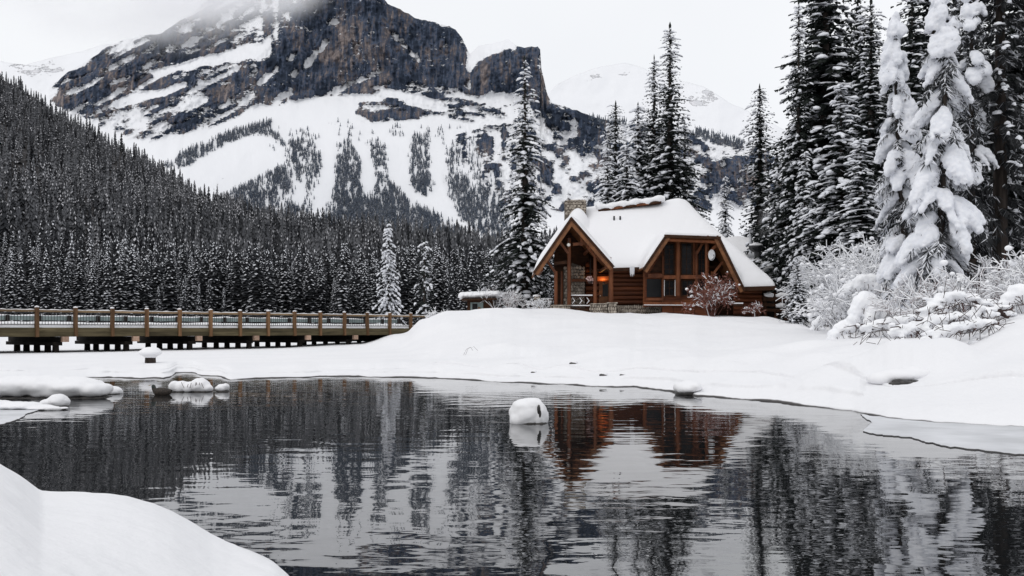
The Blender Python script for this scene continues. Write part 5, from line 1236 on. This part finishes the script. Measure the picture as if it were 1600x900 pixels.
def steam():
    m = bpy.data.materials.new('steam'); m.use_nodes = True; t = m.node_tree; t.nodes.clear(); o_ = t.nodes.new('ShaderNodeOutputMaterial'); v = t.nodes.new('ShaderNodeVolumePrincipled'); v.inputs['Color'].default_value = (.95, .95, .97, 1)
    co = t.nodes.new('ShaderNodeTexCoord'); ln = t.nodes.new('ShaderNodeVectorMath'); ln.operation = 'LENGTH'; t.links.new(co.outputs['Object'], ln.inputs[0])
    mr = t.nodes.new('ShaderNodeMapRange'); mr.interpolation_type = 'SMOOTHSTEP'; mr.inputs[1].default_value = 1; mr.inputs[2].default_value = .1; t.links.new(ln.outputs['Value'], mr.inputs[0])
    n = t.nodes.new('ShaderNodeTexNoise'); n.inputs['Scale'].default_value = 2.2; t.links.new(co.outputs['Object'], n.inputs['Vector']); n2 = t.nodes.new('ShaderNodeMapRange'); n2.inputs[1].default_value = .35; n2.inputs[2].default_value = .65; t.links.new(n.outputs['Fac'], n2.inputs[0])
    k = t.nodes.new('ShaderNodeMath'); k.operation = 'MULTIPLY'; t.links.new(mr.outputs[0], k.inputs[0]); t.links.new(n2.outputs[0], k.inputs[1]); k2 = t.nodes.new('ShaderNodeMath'); k2.operation = 'MULTIPLY'; k2.inputs[1].default_value = .75; t.links.new(k.outputs[0], k2.inputs[0])
    t.links.new(k2.outputs[0], v.inputs['Density']); t.links.new(v.outputs[0], o_.inputs['Volume'])
    vv, ff = ico(3); mb = MB(); mb.add(vv, ff); ob_ = mb.build('steam', m); ob_.location = [float(x) for x in P(1196, 345, 89)]; ob_.scale = (.9, .8, 2.0); ob_.rotation_euler = (0, .12, 0); tag(ob_, 'faint grey steam rising from the vent behind the lodge', None, kind='stuff')
steam()

# dark timber steps and deck right of the lodge
dk = empty('timber_steps', P(1230, 500, 68)*[1, 1, 0]+[0, 0, 2.2], 'dark snowy timber deck and steps at the lodge right end', 'steps')
dd = 73.0
for nm, p, q, w, h in (('deck_beam', (1191, 466), (1262, 470), .5, .35), ('deck_beam', (1191, 484), (1240, 486), .3, .2), ('stringer', (1228, 500), (1256, 468), .3, .4), ('stringer', (1256, 497), (1290, 462), .3, .4), ('deck_board', (1192, 476), (1236, 477), .25, .22)):
    mb = MB(); mb.beam(P(*p, dd), P(*q, dd), w, h); mb.build(nm, M['darkwood'], dk)
for x in (1196, 1212, 1228, 1250, 1268):
    mb = MB(); mb.tube([P(x, 505, dd+.1), P(x, 458, dd+.1)], .13, 7); mb.build('post', M['darkwood'], dk, True)
for p, q, r0 in (((1194, 461), (1208, 462), .22), ((1212, 463), (1228, 461), .2), ((1228, 461), (1246, 464), .16), ((1225, 487), (1254, 466), .14), ((1212, 478), (1228, 478), .2), ((1262, 486), (1284, 463), .12)):
    a, b = P(*p, dd-.15), P(*q, dd-.15); s = MB(); s.tube([a, (a+b)/2+[0, 0, .06], b], [r0*.6, r0, r0*.7], 7); s.build('step_snow', M['snow'], dk, True)
mb = MB(); mb.box((xx_(1192, 75), 75.2, 2), (xx_(1270, 75), 75.5, zx(463, 75))); mb.build('back_panel', M['tar'], dk)

# ------------------------------------------------------------------ small things round the lodge
hr = P(751, 500, 80); hr[2] = 1.9
hut = empty('small_hut', hr, 'tiny hut under a thick flat snow cap left of the lodge', 'hut')
d = 80.0
mb = MB(); mb.box((xx_(730, d), d, 1.7), (xx_(771, d), d+2.4, zx(469, d))); mb.build('wall', M['darkwood'], hut)
mb = MB(); mb.beam(P(721, 468.5, d-.3)+[0, 1.4, 0], P(776, 467, d-.3)+[0, 1.4, 0], 3.4, .12); ro = mb.build('roof', M['darkwood'], hut)
s = MB()
for k, x in enumerate(np.linspace(724, 775, 9)): s.blob(P(x, 462.5-.04*(x-724), d+.9), (.44, 1.45, .34), 2, .15, 400+k)
fuse(s, 'roof_snow', M['snow'], ro, .08)
mb = MB(); mb.box((xx_(735, d), d-.04, zx(490, d)), (xx_(755, d), d+.02, zx(472.5, d))); wf = mb.build('window', M['guard'], hut)
mb = MB(); mb.box((xx_(738, d), d-.06, zx(490, d)), (xx_(746, d), d-.045, zx(474.5, d))); mb.build('pane', M['glass'], wf)
mb = MB(); mb.beam(P(746.5, 492, d-.15), P(749, 480, d-.15), .2, .2); mb.build('prop_post', M['post'], hut)

pr = P(838, 486, 74); pil = empty('stone_pillar', [pr[0], pr[1], 2.7], 'short stone pillar with a snow cap left of the lodge porch', 'pillar')
mb = MB(); mb.box((xx_(834.5, 74), 74, 2.4), (xx_(843.5, 74), 74.5, zx(463, 74))); core = mb.build('shaft', M['mortar'], pil)
st = MB(); a = P(834.5, 488, 74); b = P(843.5, 488, 74); wall_stones(st, a, b-a, np.array([0, 0, zx(463, 74)-a[2]]), 2, 5, srng, .07); o = st.build('stones', M['stone'], core); o['kind'] = 'stuff'
s = MB(); s.blob(P(839, 462.5, 74.25), (.32, .34, .12), 2, .1, 5); s.build('snow_cap', M['snow'], pil, True)
fe = empty('branch_railing', [xx_(851, 73.5), 73.5, 2.7], 'low rustic railing of crossed branches between pillar and porch', 'railing')
lattice(845, 864, 468.5, 485, 73.5, 2, fe)

# ------------------------------------------------------------------ rocks, lumps and the duck in the lake
def wp(px, py): return P(px, py, CZ*F/(py-HY))       # a point on the water
def lump(name, px, py, blobs, label, cat, voxel, group=None, dark=None):
    """snow covered rock: blobs are (px offset, height m, rx, ry, rz) at the waterline point"""
    c = wp(px, py); r = empty(name, c, label, cat, group); s = MB()
    for k, (dx, h, rx, ry, rz) in enumerate(blobs): s.blob(c+[dx, ry*.6, h], (rx, ry, rz), 3, .10, 600+k+int(px))
    fuse(s, 'snow_cover', M['snow'], r, voxel, 3, .045, 4.5)
    rk = MB()
    for k, (dx, h, rx, ry, rz) in enumerate(blobs):
        if h-rz*.5 < .25: rk.blob(c+[dx, ry*.6, .0], (rx*.93, ry*.93, .05), 2, .1, 700+k)
    if dark:
        for dx, dy, h, rx, ry, rz in dark: rk.blob(c+[dx, dy, h], (rx, ry, rz), 2, .2, 800)
    if rk.v: rk.build('rock', M['rock_wet'], r, True)
    return r
lump('snow_capped_rock', 826, 662, [(-.04, .15, .29, .3, .26), (-.16, .07, .16, .22, .14), (.17, .12, .155, .22, .25), (.06, .30, .19, .2, .135), (-.08, .26, .2, .22, .13)], 'round snow dome on a rock alone in mid lake', 'rock', .025,
     dark=[(.165, -.06, .235, .03, .05, .085), (.185, -.055, .17, .026, .05, .08)])
lump('snow_capped_rock', 1075, 617, [(0, .14, .30, .6, .15), (.12, .18, .26, .7, .15)], 'snow topped boulder at the foot of the bank below the lodge', 'rock', .04, dark=[(0, .2, .03, .27, .4, .07)])
lump('snow_slab', 70, 622, [(-2.2, .22, .9, .8, .26), (-1.5, .25, .8, .8, .25), (-.9, .24, .8, .7, .25), (-.2, .26, .8, .7, .24), (.5, .24, .7, .7, .22), (1.0, .18, .4, .5, .17), (-2.9, .2, .8, .8, .24), (-1.2, .12, .7, .5, .14), (.2, .1, .7, .5, .13)],
     'long snow covered slab in the lake at the left edge', 'rock', .05)
lump('snow_capped_rock', 171, 616, [(0, .06, .23, .3, .12)], 'small snow lump at the right tip of the long slab', 'rock', .03)
lump('snow_capped_rock', 86, 636, [(0, .1, .22, .25, .15), (-.22, .06, .13, .2, .09)], 'small round snow ball in front of the long slab', 'rock', .025)
lump('snow_capped_rock', 12, 641, [(-.5, .08, .6, .4, .1), (.1, .06, .45, .35, .09), (.6, .03, .5, .25, .05), (-1.2, .1, .6, .4, .12)], 'low flat snow patch at the left edge below the slab', 'rock', .03)
lump('snow_capped_rock', 306, 612.5, [(.05, .14, .25, .3, .2), (-.2, .1, .17, .25, .15), (-.40, .12, .2, .25, .16), (-.56, .14, .13, .2, .13), (.2, .08, .18, .2, .12)], 'cluster of snow humps with thin twigs beside the duck', 'rock', .025)
lump('snow_capped_rock', 345, 612, [(0, .08, .17, .2, .1), (.1, .12, .09, .15, .08)], 'small wedge of snow right of the hump cluster', 'rock', .02)
# twigs in the hump cluster
tw = MB(); c = wp(306, 612.5); tr_ = np.random.default_rng(14)
for k in range(7):
    a = c+[-.5+tr_.uniform(-.3, .75), -.08, .1]; tw.tube([a, a+[tr_.uniform(-.1, .1), -.05, .10+.08*tr_.random()]], .006, 4)
o = tw.build('twigs', M['twig']); tag(o, 'thin dry twigs sticking out of the snow humps beside the duck', 'twigs')
def shore_stone(px, d, r0, label):
    x = xx_(px, d); c = np.array([x, d, gz(x, d)]); r = empty('shore_stone', c, label, 'stone'); m = MB(); m.blob(c+[0, 0, .0], (r0, r0*.8, r0*.55), 2, .25, int(px)); m.build('rock', M['rock_wet'], r, True)
    m = MB(); m.blob(c+[r0*.3, r0*.25, r0*.38], (r0*1.1, r0*.8, r0*.45), 2, .2, int(px)+1); m.build('snow_cap', M['snow'], r, True)
shore_stone(833, 31.5, .09, 'small dark stone in the shore snow behind the mid lake snow dome')
shore_stone(895, 32, .12, 'flat stone half buried in the shore snow left of the lodge reflection')
shore_stone(942, 29.5, .11, 'dark stone at the shore below the lodge porch')
shore_stone(972, 29.2, .07, 'tiny stone right of the dark one below the lodge porch')
tw = MB(); c = np.array([xx_(735, 40), 40, gz(xx_(735, 40), 40)])
for k, (a0, a1) in enumerate(((-.28, .1), (-.2, .3))):
    tw.tube([c+[a0, 0, -.03], c+[a0*.6+a1*.1, 0, .22+.03*k], c+[a1*.6+a0*.2, 0, .30+.02*k], c+[a1, 0, .16]], .005, 4)
o = tw.build('twigs', M['twig']); tag(o, 'thin arched twig poking out of the snow left of the mid bank', 'twigs'); o['kind'] = 'stuff'
# stump with a mushroom cap of snow on the ice
sp_ = P(235, 574, 39.5); sp_[2] = gz(sp_[0], 39.5)-.02
r = empty('wooden_stump', sp_, 'short wooden stump wearing a mushroom cap of snow on the ice', 'stump')
mb = MB(); mb.tube([sp_, sp_+[0, 0, .2], sp_+[0, 0, .33]], [.215, .205, .2], 12); mb.build('stump', M['bark'], r, True)
s = MB(); s.blob(sp_+[0, 0, .44], (.47, .45, .16), 3, .1, 4); s.blob(sp_+[0, 0, .32], (.28, .28, .14), 2, .1, 5); s.blob(sp_+[.02, 0, .54], (.36, .34, .12), 3, .08, 6); fuse(s, 'snow_cap', M['snow'], r, .03, 3)
# low sunk rock mound on the right bank with a dark hollow
def mound(px, py, d, blobs, label, hole=None):
    c = P(px, py, d); r = empty('snow_covered_boulder', c, label, 'boulder'); s = MB()
    for k, (dx, dy, dz, rx, ry, rz) in enumerate(blobs): s.blob(c+[dx, dy, dz], (rx, ry, rz), 3, .06, 900+k)
    fuse(s, 'snow_cover', M['snow'], r, .05, 4)
    if hole is not None:
        h = MB(); rr = np.random.default_rng(8)
        for k in range(5): h.blob(c+hole+rr.normal(0, 1, 3)*[.13, .03, .02], (.17, .12, .075), 2, .25, k)
        h.build('rock', M['rock_wet'], r, True)
mound(1414, 603, 20.6, [(-.02, .30, .20, .45, .35, .15), (.35, .45, .22, .42, .35, .17), (-.38, .35, .13, .3, .3, .14)], 'snow covered boulder with a dark hollow under it on the right bank', np.array([.02, -.02, .05]))

def make_duck():
    c = wp(253, 617); r = empty('duck', c, 'dark duck with a glossy head swimming beside the snow humps', 'duck')
    body = bpy.data.meshes.new('body'); v = [(-.26, 0, .10), (-.16, 0, .07), (0, 0, .07), (.13, 0, .08), (.18, 0, .125), (.195, 0, .175), (.205, 0, .215), (.25, 0, .21)]
    # head points towards -x after the turn below
    body.from_pydata([(-a, b, z) for a, b, z in v], [(i, i+1) for i in range(len(v)-1)], []); ob = bpy.data.objects.new('body', body); COL.objects.link(ob); ob.parent = r
    sk = ob.modifiers.new('s', 'SKIN'); sv = body.skin_vertices[0].data
    for k, (rx, rz) in enumerate(((.04, .03), (.10, .085), (.13, .115), (.11, .10), (.065, .065), (.055, .055), (.065, .06), (.04, .04))): sv[k].radius = (rx, rz)
    sv[2].use_root = True
    ss = ob.modifiers.new('u', 'SUBSURF'); ss.levels = 2; ss.render_levels = 2
    me = bpy.data.meshes.new_from_object(ob.evaluated_get(bpy.context.evaluated_depsgraph_get())); ob.modifiers.clear(); ob.data = me
    me.materials.clear(); me.materials.append(M['duck_dark']); me.materials.append(M['duck_head'])
    for p_ in me.polygons:
        p_.use_smooth = True; p_.material_index = 1 if (p_.center.z > .165 and p_.center.x < -.1) else 0
    mb = MB(); mb.add(np.array([(-.275, -.018, .225), (-.275, .018, .225), (-.345, .016, .212), (-.345, -.016, .212), (-.275, -.016, .245), (-.275, .016, .245)])+c, [(0, 1, 2, 3), (4, 3, 2, 5)]); mb.add(np.array([(-.275, -.018, .225), (-.345, -.016, .212), (-.275, -.016, .245), (-.275, .018, .225), (-.345, .016, .212), (-.275, .016, .245)])+c, [(0, 1, 2), (3, 5, 4)])
    mb.build('bill', M['duck_bill'], r)
    for sg in (-1, 1):
        mb = MB(); mb.blob(c+[.04, sg*.075, .09], (.15, .03, .05), 2, .1, 3); mb.build('wing', M['duck_flank' if sg > 0 else 'duck_dark'], r, True)
        e = MB(); e.blob(c+[-.235, sg*.036, .24], .008, 1, 0); e.build('eye', M['iron'], r)
    mb = MB(); mb.add(np.array([(.22, -.05, .10), (.22, .05, .10), (.37, .03, .15), (.37, -.03, .15), (.22, -.04, .12), (.22, .04, .12)])+c, [(0, 1, 2, 3), (4, 3, 2, 5)]); mb.build('tail', M['duck_dark'], r)
make_duck()

# ------------------------------------------------------------------ shrubs and fallen boughs
def shrub(name, loc, R, H, nst, seed, label, cat='shrub', wood='twig', snow=1.0, leaf=None, depth=4, rt=.016, arch=.5, group=None, spread=1.0, blobs=0, srad=1.5, brad=1.0):
    rng = np.random.default_rng(seed); root = empty(name, loc, label, cat, group); loc = np.asarray(loc, float)
    S = []       # segments p, q, r
    def grow(p, d, l, r, n):
        q = p+d*l; S.append((p, q, r))
        if n == 0: return
        for k in range(rng.integers(2, 4)):
            nd_ = d+rng.normal(0, .55, 3)*[1, 1, .7]; nd_[2] -= arch*.25*(depth-n+1)/depth; nd_ /= np.linalg.norm(nd_)
            grow(q, nd_, l*rng.uniform(.6, .9), r*.68, n-1)
    for k in range(nst):
        az = rng.uniform(0, 6.28); o = rng.uniform(.1, .8)*spread; d0_ = np.array([math.cos(az)*o, math.sin(az)*o, 1.0]); d0_ /= np.linalg.norm(d0_)
        b0 = loc+np.array([math.cos(az), math.sin(az), 0])*R*rng.uniform(0, .45)
        grow(b0, d0_, H/(2.6)*rng.uniform(.7, 1.2), rt, depth)
    S_p = np.array([s[0] for s in S]); S_q = np.array([s[1] for s in S]); S_r = np.array([s[2] for s in S])
    def tubes(pp, qq, rr):
        n = len(pp); t = qq-pp; t /= np.linalg.norm(t, axis=1)[:, None]+1e-9; ref = np.where(np.abs(t[:, 2:3]) < .9, np.array([[0, 0, 1.]]), np.array([[1., 0, 0]]))
        a = np.cross(t, ref); a /= np.linalg.norm(a, axis=1)[:, None]; b = np.cross(a, t); v = []
        for c, s in ((pp, 1), (qq, .75)):
            for th in (math.pi/2, math.pi*7/6, math.pi*11/6): v.append(c+(a*math.cos(th)+b*math.sin(th))*(rr*s)[:, None])
        v = np.stack(v, 1).reshape(-1, 3); f = np.array([(0, 1, 4, 3), (1, 2, 5, 4), (2, 0, 3, 5)]); return v, (f[None]+(np.arange(n)*6)[:, None, None]).reshape(-1, 4)
    mb = MB(); mb.add(*tubes(S_p, S_q, S_r)); mb.build('branches', M[wood], root)['kind'] = 'stuff'
    if snow > 0:
        k = rng.random(len(S)) < snow; up = np.array([0, 0, 1.])*(S_r[k]*1.3+.012)[:, None]; w = (S_r[k]*srad+.02)
        mb = MB(); mb.add(*tubes(S_p[k]+up, S_q[k]+up, w)); so = mb.build('snow_cover', M['frost'], root, True); so['kind'] = 'stuff'
    if leaf:
        k = S_r < rt*.5; n = k.sum(); mb = MB(); c = np.repeat(S_q[k], 2, 0); q = c+rng.normal(0, .1, c.shape); sd_ = rng.normal(0, 1, c.shape); sd_ /= np.linalg.norm(sd_, axis=1)[:, None]; kites(mb, c, q, sd_, np.full(len(c), .035), 0); mb.build('leaves', M[leaf], root)['kind'] = 'stuff'
    if blobs:
        mb = MB(); k = rng.choice(len(S), min(blobs, len(S)), replace=False)
        for i in k: mb.blob(S_q[i]+[0, 0, .03], np.array([1, 1, .75])*rng.uniform(.05, .15)*brad, 2, .25, int(i))
        mb.build('snow_tufts', M['frost'], root, True)['kind'] = 'stuff'
    return root
def sh_at(px, d, dz=-.05): x = xx_(px, d); return (x, d, gz(x, d)+dz)
shrub('red_shrub', sh_at(1112, 67.5), .8, 2.1, 26, 51, 'reddish brown shrub with snow tufts before the lodge windows', wood='red_twig', leaf='leaf_rust', snow=.12, blobs=34, depth=4, spread=.8)
shrub('red_shrub', sh_at(1180, 69), .6, 1.0, 8, 52, 'low rusty shrub at the corner of the log side wall', wood='red_twig', leaf='leaf_rust', snow=.3, blobs=6, depth=3)
shrub('frosted_bush', sh_at(1335, 57), 1.2, 3.6, 28, 53, 'tall frosted bush with lacy white branches right of the timber steps', snow=1.0, depth=5, arch=1.1, spread=.6, srad=3.0, rt=.022, blobs=500, brad=.9)
shrub('frosted_bush', sh_at(1310, 52), .9, 1.5, 14, 54, 'low frosted bush at the foot of the tall lacy bush', snow=1.0, depth=4, spread=.9, blobs=120, srad=2.5)
shrub('frosted_bush', sh_at(1330, 47), 1.3, 2.6, 16, 55, 'frosted bush leaning behind the arched snow mound', snow=1.0, depth=4, spread=1.2, blobs=140, srad=2.5)
shrub('frosted_bush', sh_at(1435, 37), 1.5, 2.2, 20, 56, 'tangled brown bush under the snow laden trees', snow=.7, depth=4, spread=1.3, wood='red_twig')
shrub('frosted_bush', sh_at(1500, 36), 1.3, 1.9, 16, 57, 'reddish frosted bush left of the bare trunk', snow=.75, depth=4, spread=1.3, wood='red_twig', blobs=90)
shrub('frosted_bush', sh_at(1545, 40), 1.4, 2.2, 16, 58, 'brownish frosted bush hiding the foot of the bare trunk', snow=.7, depth=4, spread=1.3, wood='red_twig')
shrub('frosted_bush', sh_at(1600, 34), 1.2, 2.2, 14, 59, 'snowy bush at the right picture edge', snow=.85, depth=4, spread=1.2, blobs=30)
shrub('frosted_bush', sh_at(845, 70.5), 1.3, .8, 14, 60, 'low frosty shrubs in front of the stone pillar', snow=.9, depth=3, spread=1.6)
shrub('frosted_bush', sh_at(790, 80), 1.4, 2.0, 14, 61, 'purplish frosted bush between hut and tall spruce', snow=.6, depth=4, spread=1.2, wood='red_twig')
shrub('frosted_bush', sh_at(812, 86), 1.6, 3.0, 16, 62, 'frosted bush under the tall spruce', snow=.7, depth=4, spread=1.2, wood='red_twig')
shrub('frosted_bush', sh_at(685, 72), .7, .9, 10, 63, 'small snowy shrub at the right end of the bridge', snow=.9, depth=3, spread=1.4)
shrub('frosted_bush', sh_at(1243, 66), .9, 1.3, 14, 64, 'grey bare shrub below the timber steps', snow=.25, depth=4, spread=1.2)

def snow_shrub(px, d, blobs, label, seed):
    """shrub bowed down under a thick coat of snow"""
    x, y, z = sh_at(px, d); r = empty('buried_shrub', (x, y, z), label, 'shrub'); c = np.array([x, y, z]); s = MB(); rng = np.random.default_rng(seed); tw_ = MB()
    for k, (p, q, r0, r1) in enumerate(blobs):
        p, q = np.array(p, float), np.array(q, float); n = 7
        for i in range(n):
            t = i/(n-1); m = p*(1-t)+q*t+np.array([0, 0, .35*math.sin(math.pi*t)*np.linalg.norm(q-p)*.5]); rr = r0*(1-t)+r1*t
            s.blob(c+m+rng.normal(0, .03, 3), (rr, rr*.9, rr*.85), 2, .2, seed+k*9+i)
        for i in range(14):
            a = c+p*(1-i/14)+q*(i/14)+np.array([0, -.1, .1]); tw_.tube([a, a+rng.normal(0, .18, 3)+[0, -.15, -.25]], .012, 4)
    fuse(s, 'snow_cover', M['frost'], r, .045, 2, .06, 5); tw_.build('branches', M['twig'], r)['kind'] = 'stuff'
snow_shrub(1358, 39, [((-.9, 0, 0), (-.1, 0, 1.55), .22, .42), ((-.1, 0, 1.5), (.75, 0, .2), .42, .25), ((-.2, -.3, 0), (.1, -.2, 1.0), .2, .3), ((.3, .3, 1.3), (1.4, .2, .3), .3, .22), ((-1.3, .2, 0), (-.8, .2, .5), .3, .3)], 'arched white snow mound over a bent shrub on the right bank', 71)
snow_shrub(1340, 46, [((-.6, 0, 2.0), (.6, 0, 2.5), .3, .4), ((.6, 0, 2.4), (1.2, 0, 1.7), .35, .25), ((0, 0, 0), (0, 0, 2.2), .2, .3)], 'rounded snow cushion on a bush behind the arched mound', 72)
snow_shrub(1300, 50, [((-.5, 0, .5), (.5, 0, 1.1), .22, .3), ((.4, 0, 1.1), (1.0, -.2, .4), .28, .2), ((-1.0, 0, 0), (-.4, 0, .7), .22, .25)], 'lumpy snow covered shrub below the lacy bush', 73)
snow_shrub(1420, 37.5, [((-.6, 0, .2), (.2, 0, .9), .22, .34), ((.2, 0, .9), (1.0, 0, .3), .32, .22), ((.8, .2, .2), (1.6, .2, .7), .22, .3)], 'wide snow heaped shrub under the snow laden trees', 74)
snow_shrub(1590, 31, [((-.5, 0, .2), (.1, 0, .8), .2, .3), ((.1, 0, .8), (.7, 0, .2), .28, .2)], 'snow heaped shrub at the right picture edge', 75)
def fallen(name, pts, r0, label, seed, d, nside=10, up=.0):
    """a fallen snow covered bough; pts are pixels at distance d"""
    A = np.array([P(x, y, d+k) for (x, y, k) in pts]); r = empty(name, A[0], label, 'branch'); rng = np.random.default_rng(seed); b, s = MB(), MB()
    rad = np.linspace(r0, r0*.3, len(A)); b.tube(A, rad, 6)
    T = np.linspace(0, len(A)-1, 26); Q = np.stack([np.interp(T, range(len(A)), A[:, k]) for k in range(3)], -1)
    for i, q in enumerate(Q):
        if rng.random() < .72: s.blob(q+[0, rng.normal(0, .08), r0*.7+.03], (rng.uniform(.1, .34), rng.uniform(.1, .26), rng.uniform(.05, .17)), 2, .35, seed+i)
    for i in range(nside):
        q = Q[rng.integers(3, 25)]; dv = rng.normal(0, 1, 3)*[.6, .5, .3]+[-.3, -.3, -.25]; e = q+dv*rng.uniform(.4, .9); m = (q+e)/2+[0, 0, .08]
        b.tube([q, m, e], [r0*.4, r0*.3, r0*.15], 5)
        for t in (.3, .6, .9):
            if rng.random() < .7: s.blob(q*(1-t)+e*t+[0, 0, .07], np.array([.13, .11, .07])*rng.uniform(.5, 1.5), 2, .35, seed*7+i)
    for i in range(110):
        q = Q[rng.integers(1, 26)]+rng.normal(0, .12, 3); b.tube([q, q+rng.normal(0, .22, 3)+[-.08, -.1, -.06]], .009, 3)
    b.build('branches', M['twig'], r, True)['kind'] = 'stuff'; fuse(s, 'snow_cover', M['frost'], r, .035, 2, .05, 7)
fallen('fallen_bough', [(1575, 495, 0), (1540, 478, -.4), (1500, 462, -.8), (1470, 472, -1.2), (1440, 500, -1.5)], .07, 'arching fallen bough heaped with snow at the foot of the bare trunk', 81, 30, 14)
fallen('fallen_bough', [(1580, 482, 0), (1530, 490, -.5), (1470, 504, -1), (1400, 522, -1.5)], .06, 'long low bough lying under snow above the right bank', 82, 29, 14)
fallen('fallen_bough', [(1480, 500, 0), (1430, 500, -.3), (1380, 508, -.5), (1345, 522, -.8)], .06, 'snow covered bough reaching left to the arched mound', 83, 31, 10)
fallen('fallen_bough', [(1560, 505, 0), (1510, 510, -.4), (1450, 528, -.8)], .05, 'dark twigged bough nearest the smooth right bank', 84, 27, 12)
